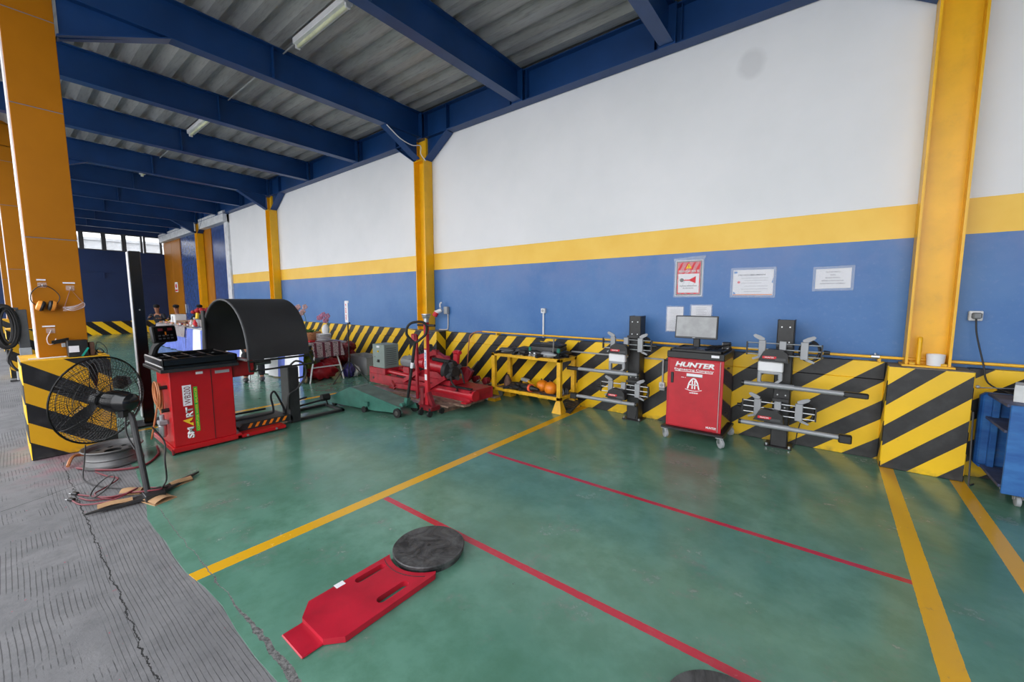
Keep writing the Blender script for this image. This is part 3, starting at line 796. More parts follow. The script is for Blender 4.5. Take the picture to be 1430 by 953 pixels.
# ------------------------------------------------------------------ two black racks with wheel clamps
def rack(x, label):
    r = thing('clamp_rack', label, 'rack', (x, 5.04, 0), 0, 'black upright racks holding wheel clamps')
    b = B(); b.M = Matrix.Translation((x, 5.1, 0))
    b.box(-.075, .075, -.1, -.092, .01, 1.345, .002); b.box(-.075, -.068, -.1, .06, .01, 1.345); b.box(.068, .075, -.1, .06, .01, 1.345)
    b.box(-.068, .068, .03, .036, .01, 1.3); b.build('upright_channel', BLACKM, r)
    b = B(); b.box(x-.12, x+.12, 4.95, 5.17, 0, .012, .003); b.build('foot_plate', BLACKM, r)
    for sx in (-.1, .1):
        b = B(); b.cyl((x+sx, 4.975, .012), (x+sx, 4.975, .035), .014, n=6); b.build('anchor_bolt', SILVER, r)
    for z in (1.27, 1.115, .56, .43):
        for sx in (-.035, .035):
            b = B(); b.cyl((x+sx, 5.0, z), (x+sx, 4.994, z), .007, n=8); b.build('bolt', SILVER, r)
    for z in (1.1, .53):
        b = B(); b.box(x-.07, x+.07, 4.93, 5.0, z-.035, z-.027, .002); b.box(x-.07, x+.07, 4.93, 4.938, z-.035, z+.0); b.build('hanger_bracket', BLACKM, r)
    return r
def clamp(label, full):
    """four-point wheel clamp with sensor head and long sensor bar; local: x along wall, y towards wall"""
    r = thing('wheel_clamp', label, 'wheel clamp', (0, 0, 0), 0, 'wheel clamps with sensor bars on the racks')
    b = B()
    for z, x0, x1 in ((.06, -.32, .32), (.0, -.32, .31), (-.06, -.31, .32)):
        b.cyl((x0, -.05, z), (x1, -.05, z), .0065, n=8)
    b.build('guide_rods', SILVER, r, local=True)
    for s in (-1, 1):
        b = B(); b.box(s*.18-.032, s*.18+.032, -.07, -.035, -.085, .09, .004); sl = b.build('slider_plate', SILP, r, local=True)
        b = B(); b.prism([(s*.17, .075), (s*.2, .085), (s*.255, .118), (s*.268, .138), (s*.25, .152), (s*.2, .135), (s*.16, .11)], 'y', -.05, -.038); b.cyl((s*.252, -.051, .137), (s*.252, -.037, .137), .009, n=10); b.build('claw_arm', SILP, sl, local=True)
        b = B(); b.prism([(s*.17, -.08), (s*.2, -.1), (s*.26, -.12), (s*.27, -.105), (s*.2, -.07)], 'y', -.05, -.038); b.build('claw_arm', SILP, sl, local=True)
    for s in (-1, 1):
        b = B(); b.box(s*.3185-.0065, s*.3185+.0065, -.065, -.035, -.07, .07); b.build('end_bracket', BLACKM, r, local=True)
    b = B(); b.box(-.03, .03, -.08, -.04, .0, .09, .004); b.build('centre_block', SILP, r, local=True)
    b = B(); b.cyl((-.33, -.05, .0) if not full else (.33, -.05, .0), (-.37, -.05, .0) if not full else (.38, -.05, .0), .022, .018, n=12); b.build('knob', BLACK, r, local=True)
    b = B(); b.prism([(-.2, -.11), (-.155, -.015), (-.11, .012), (.0, .005), (.05, -.03), (.065, -.12)], 'y', -.17, -.08)
    hd = b.build('sensor_head', BLACK, r, local=True)
    b = B(); b.box(-.16, -.04, -.174, -.17, -.085, -.06); b.build('red_label', REDP, hd, local=True)
    b = B(); b.box(-.05, .04, -.174, -.17, -.1, -.075); b.build('grey_strip', DGREY, hd, local=True)
    zb = -.36 if full else -.155
    if full:
        b = B(); b.box(-.2, .02, -.14, -.08, -.225, -.12, .01); b.build('white_housing', WHITE, r, local=True)
        b = B()
        for q in ((-.2, -.165, -.34, -.22), (-.02, .02, -.3, -.22), (-.2, .02, -.25, -.22)): b.box(q[0], q[1], -.135, -.09, q[2], q[3], .006)
        b.prism([(-.2, -.345), (-.19, -.36), (-.04, -.36), (.02, -.3), (.0, -.29), (-.05, -.335), (-.18, -.335)], 'y', -.135, -.09); b.build('carry_handle', SILP, r, local=True)
    b = B(); b.cyl((-.31, -.15, zb), (.52, -.15, zb-.005), .023, n=14); b.cyl((-.14, -.15, zb), (.12, -.15, zb), .028, n=14); br = b.build('sensor_bar', SILP, r, local=True)
    b = B(); b.cyl((-.335, -.15, zb), (-.31, -.15, zb), .026, n=12); b.build('end_cap', BLACK, br, local=True)
    b = B()
    if full: b.box(.5, .68, -.175, -.125, zb-.03, zb+.018, .008)
    else: b.box(.5, .6, -.18, -.12, zb-.05, zb+.03, .01)
    b.build('end_sensor', BLACK, br, local=True)
    b = B(); b.tube([(.22+.08*math.cos(a), -.01, .0+.1*math.sin(a)) for a in [k*PI/6 for k in range(12)]], .012, 6, closed=True)
    b.tube([(.24+.07*math.cos(a), -.0, -.01+.085*math.sin(a)) for a in [k*PI/6 for k in range(12)]], .01, 6, closed=True)
    if not full: b.tube([(.2, -.02, -.1), (.18, -.03, -.2), (.17, -.03, -.3), (.15, -.03, -.38)], .005, 6)
    b.build('coiled_cable', CABLEB, r, local=True)
    lettering('HUNTER', 'red_lettering', LETW, hd, (-.1, -.1745, -.078), RX, UZ, .013, .08, bold=.03)
    return r
rack(-.345, 'black upright rack holding clamps between the red cabinet and the nearest plinth')
rack(-1.935, 'black upright rack holding clamps left of the red cabinet')
cf = clamp('upper wheel clamp on the rack right of the red cabinet, with white housing', True); cf.location = (-.355, 4.98, 1.04)
cl_ = clamp('lower wheel clamp on the rack right of the red cabinet', False); cl_.location = (-.365, 4.98, .415)
def mirror_clone(src, loc, label):
    r = src.copy(); C.objects.link(r); r.location = loc; r['label'] = label
    for ch in list(src.children):
        c = ch.copy(); C.objects.link(c); c.parent = r
        if ch.name.startswith('sensor_bar'):
            # this rack's bars reach out to the left
            c.scale = (-1, 1, 1); c.location = (-.12, 0, 0)
        for g in list(ch.children):
            d = g.copy(); C.objects.link(d); d.parent = c
    return r
mirror_clone(cf, (-2.01, 4.98, .985), 'upper wheel clamp on the rack left of the red cabinet, with white housing')
mirror_clone(cl_, (-2.03, 4.98, .405), 'lower wheel clamp on the rack left of the red cabinet')

# ------------------------------------------------------------------ yellow work bench and what lies on it
r = thing('work_bench', 'worn yellow steel bench with lower shelf against the striped wall', 'bench', (-3.43, 4.88, 0))
bx0, bx1, by0, by1 = -4.05, -2.82, 4.66, 5.11
for x in (bx0+.03, bx1-.03):
    for y in (by0+.03, by1-.03):
        b = B(); b.box(x-.03, x+.03, y-.03, y+.03, .12, .74, .003); lg = b.build('leg', YELW, r)
        b = B(); z0, z1 = 0, .16
        A = [b._v((x+s*.075, y+t*.075, z0)) for s, t in ((-1,-1),(1,-1),(1,1),(-1,1))]; D = [b._v((x+s*.034, y+t*.034, z1)) for s, t in ((-1,-1),(1,-1),(1,1),(-1,1))]
        b.face(A[::-1]); b.face(D); b.bridge(A, D); b.build('foot', YELW, lg)
for nm, z in (('top_frame', .70), ('shelf_frame', .17)):
    b = B()
    for q in ((bx0, bx1, by0, by0+.04), (bx0, bx1, by1-.04, by1), (bx0, bx0+.04, by0, by1), (bx1-.04, bx1, by0, by1)): b.box(q[0], q[1], q[2], q[3], z, z+.045, .003)
    b.build(nm, YELW, r)
b = B(); b.box(bx0+.03, bx1-.03, by0+.03, by1-.03, .725, .742, .002); b.build('top_board', WOOD, r)
b = B(); b.box(bx0+.04, bx1-.04, by0+.04, by1-.04, .19, .205, .002); b.build('shelf_board', WOOD, r)

case = thing('soft_tool_case', 'black soft tool case with green corner tabs on the yellow bench', 'tool case', (-3.17, 4.9, .742), math.radians(6))
b = B(); b.box(-.24, .24, -.14, .14, 0, .15, .03, 2); b.build('case_body', BLACK, case, local=True)
b = B(); b.box(-.235, .235, -.135, .135, .145, .175, .012); b.prism([(-.1, .17), (.18, .17), (.12, .205), (-.05, .2)], 'y', -.1, .1); b.build('case_lid', BLACKM, case, local=True)
for s in (-1, 1):
    b = B(); b.box(s*.225-.022, s*.225+.022, -.15, -.11, .07, .13, .008); b.build('corner_tab', paint('green_tab', rgb(20, 110, 92), .5), case, local=True)
b = B(); b.bar((-.12, -.02, .208), (.08, -.06, .198), .02, .004); b.build('yellow_strap', YPRT, case, local=True)
o = B().cyl((-2.98, 4.72, .742), (-2.97, 4.73, 1.02), .011, n=10); o = o.build('steel_rod', STEEL); tag(o, 'thin steel rod standing at the right front of the yellow bench', 'rod')
random.seed(11)
def tool_wrench(p, ang, ln, label, mat=STEEL, grp=None, nm='spanner', cat='spanner'):
    t = thing(nm, label, cat, p, ang, grp)
    b = B(); b.bar((-ln/2, 0, .008), (ln/2, 0, .008), .018, .009); b.build('shank', mat, t, local=True)
    for s in (-1, 1):
        b = B(); pts = []
        for k in range(11):
            a = math.radians(35+k*29); pts.append((s*(ln/2+.014)+s*.022*math.cos(a-PI*0), .022*math.sin(a)))
        pts.append((s*(ln/2+.01), 0)); b.prism(pts, 'z', .002, .015); b.build('jaw', mat, t, local=True)
    return t
def airgun(p, ang, label, cmat=DGREY, nm='air_gun', cat='air gun'):
    t = thing(nm, label, cat, p, ang); t.scale = (1.35, 1.35, 1.35)
    b = B(); b.lathe((-.07, 0, .035), (1, 0, 0), [(0, .024), (.02, .032), (.09, .034), (.12, .026), (.15, .014), (.17, .012)], 16); b.build('gun_body', cmat, t, local=True)
    b = B(); b.bar((-.04, 0, .03), (-.075, -.11, .02), .03, .026); b.build('grip', BLACK, t, local=True)
    b = B(); b.tube([(-.01, -.02, .028), (-.0, -.045, .024), (-.03, -.05, .024)], .004, 6); b.build('trigger', STEEL, t, local=True)
    return t
airgun((-3.55, 4.78, .742), .4, 'dark air gun lying left of the black tool case', DGREY)
airgun((-3.75, 4.86, .742), 2.6, 'dark air gun lying near the left end of the bench top', BLACKM)
airgun((-3.05, 4.70, .742), .1, 'grey-nosed air gun lying in front of the black tool case', SILP)
airgun((-2.93, 4.95, .742), 1.4, 'black air gun at the right rear corner of the bench top', BLACK)
for i, (x, y, a, ln) in enumerate(((-3.86, 4.78, .3, .16), (-3.68, 4.73, -.2, .2), (-3.42, 4.72, .1, .14), (-3.9, 4.95, .8, .2), (-3.55, 4.98, -.5, .22))):
    tool_wrench((x, y, .742), a, ln, ['short spanner at the left end of the bench top', 'long spanner along the front edge of the bench top', 'short spanner in front of the tool case, left part',
       'spanner lying aslant at the rear left of the bench top', 'long spanner at the rear middle of the bench top'][i], grp='spanners on the bench top')
for i, (x, y) in enumerate(((-3.36, 4.71), (-3.27, 4.70))):
    b = B(); b.lathe((x, y, .742), (0, 0, 1), [(0, .03), (.03, .034), (.045, .02), (.06, .018)], 18)
    tag(b.build('socket_piece', SILVER), ['shiny round metal piece at the bench front edge, left one', 'shiny round metal piece at the bench front edge, right one'][i], 'fitting', 'shiny metal pieces on the bench top')
t = thing('black_tool_pouch', 'open black tool pouch heaped behind the spanners on the bench top', 'tool pouch', (-3.62, 4.97, .742), .2)
b = B(); b.box(-.2, .16, -.07, .06, 0, .06, .025, 2); b.prism([(-.2, .05), (-.05, .1), (.1, .085), (.16, .05)], 'y', -.05, .05); b.build('pouch_body', BLACKM, t, local=True)
b = B(); b.tube([(-.18, -.07, .03), (-.05, -.1, .05), (.1, -.09, .03)], .009, 6); b.build('pouch_strap', BLACK, t, local=True)
for i, (x, y, a) in enumerate(((-3.82, 4.72, .2), (-3.5, 4.73, 2.8), (-2.96, 4.84, 1.1), (-3.3, 4.76, .0))):
    airgun((x, y, .742), a, ['dark air gun at the left front corner of the bench top', 'dark air gun at the bench front edge beside the round metal pieces', 'dark air gun right of the black tool case by the rod', 'dark air gun just before the tool case, middle of the bench top'][i], [DGREY, BLACKM, BLACK, BLACKM][i])
b = B()
for k in range(4): b.tube([(-3.62+.05*math.cos(a)+.02*k, 4.93+.05*math.sin(a), .755+.012*k) for a in [j*PI/5 for j in range(10)]], .009, 6, closed=True)
tag(b.build('hose_coil', CABLEB), 'small black hose coil behind the air guns on the bench top', 'hose')
yl = B(); yl.tube([(-3.42, 4.88, .76), (-3.38, 4.86, .82), (-3.3, 4.85, .84), (-3.26, 4.86, .8)], .016, 8); tag(yl.build('yellow_hose_piece', YELW), 'short bent yellow hose beside the black tool case', 'hose')
# lower shelf
b = B(); b.lathe((-3.84, 4.80, .205), (0, 0, 1), [(0, .058), (.1, .062), (.14, .045), (.175, .03), (.2, .024)], 18); o = b.build('rusty_bottle_jack', RUST)
tag(o, 'brown rusty bottle-shaped jack at the left of the bench shelf', 'jack')
def oball(x, y, rad, label, sq):
    t = thing('orange_float', label, 'float ball', (x, y, .205), 0, 'orange balls on the bench shelf')
    b = B(); b.ball((x, y, .205+rad*.95), (rad, rad, rad*sq), 26, 16); b.build('shell', ORANGEP, t)
    b = B(); b.cyl((x-.01, y, .205+rad*.95+rad*sq-.008), (x-.012, y-.004, .205+rad*.95+rad*sq+.018), .014, .01, n=10); b.build('neck', RUST, t)
oball(-3.06, 4.80, .095, 'orange ball nearer the right leg on the bench shelf', 1.0)
oball(-3.27, 4.90, .09, 'redder orange ball left of the other ball on the shelf', .95)
t = thing('impact_gun', 'large black impact gun with an orange band lying on the bench shelf', 'impact gun', (-3.4, 4.76, .205), -.15)
b = B(); b.lathe((-.16, 0, .06), (1, 0, 0), [(0, .03), (.03, .05), (.14, .055), (.2, .045), (.26, .03), (.3, .018), (.34, .018)], 20); b.build('gun_body', BLACKM, t, local=True)
b = B(); b.lathe((.0, 0, .06), (1, 0, 0), [(0, .056), (.04, .057)], 20); b.build('orange_band', paint('fluorescent_orange', rgb(244, 98, 66), .5), t, local=True)
b = B(); b.bar((-.12, 0, .05), (-.17, -.06, -.0), .04, .035); b.tube([(-.15, .03, .05), (-.2, .06, .08), (-.26, .03, .05)], .012, 8); b.build('grip', BLACK, t, local=True)
t = thing('grinder', 'grey tool with flat head lying at the rear of the bench shelf', 'power tool', (-3.62, 4.97, .205), -.35)
b = B(); b.box(-.1, .07, -.03, .03, .09, .14, .012, 2); b.build('tool_body', LGREY, t, local=True)
b = B(); b.bar((.06, 0, .11), (.22, 0, .07), .03, .03); b.box(-.06, .02, -.03, .03, 0, .09, .01); b.build('tool_handle', YELW, t, local=True)
for i, (x, y, a) in enumerate(((-3.72, 4.86, .3), (-3.66, 4.74, -.4), (-3.56, 4.86, .15))):
    airgun((x, y, .205), a, ['dark air gun by the rusty jack on the shelf', 'dark air gun at the shelf front left of the impact gun', 'dark air gun behind the impact gun on the shelf'][i], BLACKM)
for i, (p, q) in enumerate((((-3.18, 4.71, .218), (-2.95, 4.76, .218)), ((-3.14, 4.69, .218), (-2.9, 4.70, .218)))):
    b = B(); b.tube([p, q], .012, 10, False); b.lathe(p, Vector(q)-Vector(p), [(-.01, .018), (.02, .018)], 12)
    tag(b.build('socket_bar', BLACKM), ['black socket bar under the orange ball, rear one', 'black socket bar at the shelf front edge by the right leg'][i], 'bar', 'socket bars on the bench shelf')
t = thing('tool_bundle', 'bundle of black fittings and thin hose at the right rear of the shelf', 'fittings', (-2.93, 4.95, .205))
for k in range(5):
    b = B(); x = -3.0+.035*k; b.lathe((x, 4.93+.02*(k % 2), .205), (0, 0, 1), [(0, .018), (.05, .022), (.07, .012), (.085, .012)], 10); b.build('fitting', BLACKM, t)
b = B(); b.tube([(-2.98, 4.9, .28), (-2.9, 4.85, .3), (-2.87, 4.84, .24), (-2.93, 4.8, .215)], .004, 6); b.build('thin_hose', WIRE, t)
# grille-like steel step under the right end
t = thing('ribbed_foot_grate', 'dark ribbed metal grate leaning on the floor under the right end of the bench', 'grate', (-2.95, 4.98, 0))
for k in range(10):
    b = B(); y = 4.75+.034*k; b.bar((-2.96, y, .012+.011*k), (-2.70, y, .012+.011*k), .012, .014); b.build('rib', BLACKM, t)
b = B(); b.bar((-2.95, 4.73, .008), (-2.95, 5.08, .115), .012, .014); b.bar((-2.71, 4.73, .008), (-2.71, 5.08, .115), .012, .014); b.build('side_rail', BLACKM, t)
# ------------------------------------------------------------------ red machine on the pallet
r = thing('wood_pallet', 'worn wooden pallet under the red tyre machine', 'pallet', (-4.95, 4.0, 0))
for k in range(6):
    y = 3.68+.16*k; x0 = -6.05+.03*(k % 3)
    b = B(); b.box(x0, -3.98+.05*((k*3) % 4), y, y+.13, .09, .112, .003); b.build('deck_board', WOOD, r)
for x in (-5.9, -5.0, -4.15):
    b = B(); b.box(x-.05, x+.05, 3.68, 4.56, .0, .088, .003); b.build('bearer', WOOD, r)
b = B(); b.sheet(lambda u, v: (-5.98+1.6*u, 3.64+.2*v, .118+.01*math.sin(9*u)-(.09*(1-v)**3)*(.4+.6*math.sin(3*u)**2)), 24, 5)
tag(b.build('dirty_cloth_sheet', paint('dusty_mauve_sheet', rgb(138, 116, 124), .8, var=.3, scale=8, dirt=.3), solid=.002), 'dusty mauve sheet draped over the front edge of the pallet', 'sheet')

r = thing('tyre_changer', 'red tyre changing machine with grey control box lying along the striped wall', 'tyre changer', (-5.05, 4.2, .112))
zb = .113
b = B(); b.box(-6.32, -3.85, 4.0, 4.02, zb+.01, .28, .003); b.box(-6.32, -3.85, 4.44, 4.46, zb+.01, .28, .003); b.box(-6.3, -3.9, 4.0, 4.46, zb, zb+.014, .003)
b.box(-5.0, -3.86, 4.02, 4.44, .255, .28, .003); b.box(-3.875, -3.855, 4.0, 4.46, .12, .28, .003); b.build('base_frame', REDW, r)
b = B(); b.cyl((-3.9, 4.06, .205), (-3.82, 4.06, .205), .075, n=24); b.cyl((-4.75, 4.06, .205), (-3.9, 4.06, .205), .068, n=20); b.build('front_beam', RED2, r)
b = B(); b.box(-3.96, -3.86, 3.9, 4.02, zb, zb+.018, .003); b.box(-5.62, -5.5, 3.9, 4.02, zb, zb+.018, .003); b.build('foot_lug', RED2, r)
b = B(); b.box(-6.32, -5.86, 4.0, 4.42, .28, .385, .006); b.build('control_plinth', REDW, r)
b = B(); b.lathe((-6.2, 3.999, .2), (0, -1, 0), [(0, .022), (.004, .022)], 14); b.build('frame_hole', BLACK, r)
b = B(); b.box(-6.22, -5.88, 4.01, 4.3, .385, .79, .008); cbx = b.build('control_box', paint('grey_green_enclosure', rgb(128, 142, 136), .42, var=.06), r)
b = B()
for k in range(9): b.box(-5.88, -5.874, 4.05, 4.25, .44+k*.035, .448+k*.035)
b.build('side_louvre', DGREY, cbx)
b = B(); b.box(-6.09, -6.01, 4.003, 4.011, .735, .765); b.build('name_label', PAPER, cbx)
b = B(); b.lathe((-6.05, 4.01, .67), (0, -1, 0), [(0, .016), (.014, .014)], 14); b.build('yellow_button', YPRT, cbx)
b = B(); b.box(-6.08, -6.02, 4.0, 4.01, .48, .53, .003); b.bar((-6.07, 3.992, .495), (-6.03, 3.992, .512), .014, .012); b.build('rotary_switch', BLACK, cbx)
b = B(); b.lathe((-6.15, 4.009, .57), (0, -1, 0), [(0, .008), (.004, .008)], 10); b.build('lock', DGREY, cbx)
b = B(); b.cyl((-5.86, 4.08, .335), (-4.95, 4.08, .305), .034, n=16); b.cyl((-5.86, 4.3, .335), (-4.6, 4.3, .335), .034, n=16); b.build('slide_tube', RED2, r)
b = B(); b.box(-5.6, -4.7, 4.04, 4.12, .285, .305, .003); b.box(-4.75, -3.9, 4.03, 4.09, .283, .3, .003); b.build('rubber_strip', RUBBER, r)
# electric motor
b = B(); b.lathe((-5.58, 4.18, .53), (1, 0, 0), [(0, .06), (.02, .085), (.05, .09), (.30, .09), (.33, .1), (.38, .1), (.40, .06)], 24)
mo = b.build('electric_motor', GREY, r)
for k in range(10):
    a = k*PI/5
    b = B(); c, s = math.cos(a), math.sin(a)
    b.bar((-5.5, 4.18+.095*c, .53+.095*s), (-5.3, 4.18+.095*c, .53+.095*s), .006, .02, (0, c, s)); b.build('cooling_fin', GREY, mo)
b = B(); b.box(-5.5, -5.35, 4.1, 4.26, .385, .45, .004); b.box(-5.5, -5.35, 4.1, 4.26, .28, .39, .004); b.build('motor_mount', REDW, r)
# carriage with arms, drum and clutch plate
b = B(); b.box(-5.2, -4.3, 4.02, 4.42, .29, .37, .008); b.prism([(-5.1, .37), (-4.45, .37), (-4.6, .46), (-4.95, .46)], 'y', 4.05, 4.4); b.build('carriage', REDW, r)
b = B(); b.cyl((-5.15, 4.15, .56), (-4.4, 4.15, .52), .085, n=24); b.cyl((-5.0, 4.15, .56), (-4.95, 4.15, .555), .1, n=24); b.build('gearbox_drum', RED2, r)
b = B(); b.lathe((-4.42, 4.12, .5), (1, -.1, 0), [(0, .1), (.01, .165), (.035, .17), (.05, .15), (.06, .16), (.085, .155), (.1, .08), (.16, .07)], 28); ch = b.build('chuck_plate', BLACKM, r)
for k in range(4):
    a = k*PI/2+.5
    b = B(); c, s = math.cos(a), math.sin(a); b.bar((-4.31, 4.11+.04*c, .5+.04*s), (-4.30, 4.11+.15*c, .5+.15*s), .045, .05, (1, 0, 0)); b.build('chuck_jaw', DGREY, ch)
b = B(); b.bar((-5.2, 4.1, .62), (-4.75, 4.2, .74), .09, .07); b.bar((-4.85, 4.2, .75), (-4.5, 4.25, .58), .08, .06); b.box(-5.05, -4.6, 4.22, 4.34, .4, .68, .02); b.build('swing_arm', REDW, r)
b = B(); b.cyl((-4.37, 4.22, .6), (-4.35, 4.22, .76), .05, n=18); b.ball((-4.35, 4.22, .77), (.068, .068, .035), 18, 8); b.cyl((-4.35, 4.22, .77), (-4.26, 4.2, .77), .03, n=12); b.build('hydraulic_head', RED2, r)
b = B(); b.cyl((-4.7, 4.06, .655), (-4.33, 4.06, .64), .028, n=12); b.build('rubber_roller', RUBBER, r)
b = B(); b.bar((-4.3, 4.36, .36), (-4.22, 4.38, .5), .07, .1); b.prism([(-4.4, .42), (-4.22, .38), (-4.2, .48), (-4.28, .54), (-4.42, .52)], 'y', 4.34, 4.4); b.build('rear_bracket', DKRED, r)
b = B(); b.bar((-5.3, 3.97, .26), (-4.95, 3.99, .45), .05, .06); b.bar((-4.75, 3.97, .2), (-4.35, 3.99, .42), .05, .06); b.build('link_arm', REDW, r)
b = B(); b.bar((-5.45, 3.9, .18), (-4.75, 3.94, .2), .06, .07); b.cyl((-5.5, 3.88, .22), (-5.42, 3.88, .13), .03, n=12); b.bar((-5.5, 3.88, .24), (-5.4, 3.86, .18), .03, .03); b.build('foot_pedal', REDW, r)
b = B(); random.seed(5)
for k in range(7):
    b.tube([(-5.3+.05*k, 4.35, .5), (-5.35+.06*k, 4.3, .74+.03*(k % 3)), (-5.1+.05*k, 4.28, .72), (-5.0+.05*k, 4.3, .55)], .009, 6)
b.build('hydraulic_hose', CABLEB, r)
b = B(); b.box(-5.66, -5.3, 4.48, 4.7, .0, .66, .02); b.box(-5.58, -5.4, 4.5, 4.68, .66, .78, .02); o = b.build('hydraulic_power_pack', BLACKM); tag(o, 'black hydraulic power pack behind the electric motor of the red machine', 'power pack')
b = B(); b.tube([(-4.2, 3.95, .45), (-4.12, 3.9, .38), (-4.05, 3.93, .3), (-4.15, 4.0, .25)], .012, 8); b.tube([(-4.1, 4.05, .55), (-4.0, 3.98, .5), (-3.98, 4.0, .38)], .012, 8); b.build('chuck_hose', CABLEB, r)

# attachments lying behind its right end
r = thing('tyre_tool_set', 'dark red roller tools on a grey tray behind the right end of the red machine', 'tyre tools', (-4.45, 4.8, 0))
b = B(); b.box(-4.78, -4.12, 4.66, 4.95, .1, .2, .006); b.box(-4.8, -4.1, 4.62, 5.0, .0, .1, .01); b.build('tray', LGREY, r)
for i, x in enumerate((-4.68, -4.48, -4.26)):
    b = B(); b.lathe((x, 4.72, .26), (0, 1, 0), [(0, .03), (.01, .055), (.09, .055), (.1, .03)], 18); b.bar((x-.05, 4.77, .22), (x+.07, 4.77, .3), .05, .06); b.build('roller_head', DKRED, r)
b = B(); b.tube([(-4.6, 4.70, .26), (-4.56, 4.72, .4), (-4.44, 4.78, .56)], .009, 8, False); b.tube([(-4.4, 4.66, .2), (-4.33, 4.64, .27), (-4.3, 4.7, .3)], .008, 8); b.tube([(-4.48, 4.6, .12), (-4.4, 4.63, .22), (-4.3, 4.66, .27)], .008, 8); b.build('pry_bar', STEEL, r)
b = B(); b.box(-4.2, -4.08, 4.72, 4.9, .1, .22, .02); b.build('side_block', BLACKM, r)

# ------------------------------------------------------------------ green trolley jack
r = thing('trolley_jack', 'long green trolley jack with a black loop handle on the floor', 'trolley jack', (-4.9, 3.2, 0))
J = Matrix.Translation((-4.41, 3.35, 0)) @ Matrix.Rotation(math.radians(190.4), 4, 'Z')   # local +x runs from handle end to lifting end
def jb():
    b = B(); b.M = J; return b
prof = [(-.04, .06), (.16, .05), (.45, .035), (.90, .04), (1.40, .05), (1.43, .10), (1.2, .2), (1.0, .29), (.93, .315), (.86, .31), (.12, .16), (.0, .135)]
for s in (-1, 1):
    b = jb(); b.prism(prof, 'y', s*.15-.006, s*.15+.006); b.build('side_plate', GREENM, r)
b = jb()
top = [(.0, .135), (.12, .16), (.86, .31), (.93, .315)]
for p, q in zip(top, top[1:]):
    A = [b._v((p[0], y, p[1]-.004)) for y in (-.145, .145)]; D = [b._v((q[0], y, q[1]-.004)) for y in (-.145, .145)]
    b.face([A[0], A[1], D[1], D[0]])
b.build('top_cover', paint('dusty_green_cover', rgb(92, 112, 104), .6, var=.2, dirt=.4), r, solid=.004)
b = jb(); b.bar((.5, 0, .15), (1.34, 0, .09), .16, .06); b.bar((.9, 0, .17), (1.25, 0, .12), .2, .04); b.build('lift_arm', GREENM, r)
b = jb(); b.lathe((1.3, 0, .12), (0, 0, 1), [(0, .05), (.03, .07), (.045, .07), (.05, .05)], 20); b.build('saddle', BLACKM, r)
for s in (-1, 1):
    b = jb(); b.cyl((1.3, s*.1, .035), (1.3, s*.14, .035), .035, n=20); b.build('front_wheel', RUBBER, r)
    b = jb(); b.cyl((.03, s*.155, .062), (.03, s*.185, .062), .062, n=20); wv = b.build('rear_wheel', RUBBER, r)
    b = jb(); b.cyl((.03, s*.185, .062), (.03, s*.192, .062), .03, n=14); b.build('hub', STEEL, wv)
b = jb(); b.box(.55, .62, .155, .2, .09, .15, .005); b.cyl((.6, .18, .09), (.6, .18, .05), .014, n=10); sc_ = b.build('side_castor', GREENM, r)
b = jb(); b.cyl((.62, .16, .042), (.62, .2, .042), .042, n=18); b.build('castor_wheel', RUBBER, sc_)
b = jb(); b.cyl((.03, -.1, .15), (.03, .1, .15), .03, n=14); b.bar((.02, 0, .13), (.0, 0, .24), .07, .05); b.build('handle_yoke', GREENM, r)
hb = Vector(J @ Vector((.0, 0, .22))); ht = Vector((-4.2, 3.33, 1.0))
b = B(); b.cyl(hb, ht, .019, .019, n=12); b.build('handle_shaft', BLACK, r)
b = B(); U_ = (ht-hb).normalized(); S_ = Vector((.80, .6, 0)).normalized()
lp = [ht, ht+U_*.05-S_*.07, ht+U_*.12-S_*.125, ht+U_*.22-S_*.12, ht+U_*.27-S_*.06, ht+U_*.275+S_*.06, ht+U_*.22+S_*.12, ht+U_*.12+S_*.125, ht+U_*.05+S_*.07]
b.tube(lp, .017, 8, closed=True); b.build('handle_loop', BLACK, r)
b = B(); b.cyl(hb+U_*.45, hb+U_*.53, .0205, n=12); b.build('white_label', PAPER, r)

# ------------------------------------------------------------------ tall red transmission jack
r = thing('red_pole_jack', 'tall slim red jack with black cross handle standing behind the green jack', 'jack', (-4.235, 3.55, 0))
px, py = -4.235, 3.55
b = B(); b.box(px-.03, px+.03, py-.025, py+.025, .1, 1.25, .004); b.build('mast', RED2, r)
b = B(); b.cyl((px, py, 1.25), (px, py, 1.3), .034, n=16); b.lathe((px, py, 1.3), (0, 0, 1), [(0, .045), (.03, .055), (.04, .05), (.05, .062), (.062, .062)], 20); b.build('top_saddle', SILVER, r)
b = B(); b.cyl((px-.15, py-.02, 1.21), (px+.15, py+.02, 1.21), .016, n=10); b.build('cross_handle', BLACK, r)
b = B(); b.cyl((px+.02, py, 1.1), (px+.1, py, 1.11), .006, n=8); b.build('release_lever', STEEL, r)
for z0, z1, mt in ((.9, 1.07, YELW), (.62, .88, PAPER), (.47, .55, PAPER)):
    b = B(); b.box(px-.022, px+.022, py-.0275, py-.025, z0, z1); st = b.build('sticker', mt, r)
marks('sticker_text', SKY_B, r, (px+.009, py-.0278, .75), (0, 0, 1), (-1, 0, 0), .018, .2, 9, 4)
b = B(); b.cyl((px-.08, py-.02, .12), (px-.08, py-.02, .32), .035, n=16); b.cyl((px-.08, py-.02, .32), (px-.08, py-.02, .36), .045, n=16); b.build('pump_cylinder', DKRED, r)
b = B(); b.box(px-.1, px+.14, py-.07, py+.1, .06, .13, .01); b.bar((px-.12, py-.05, .12), (px-.02, py, .3), .03, .03); b.bar((px+.12, py, .1), (px+.02, py, .3), .05, .05); b.build('base_frame', DKRED, r)
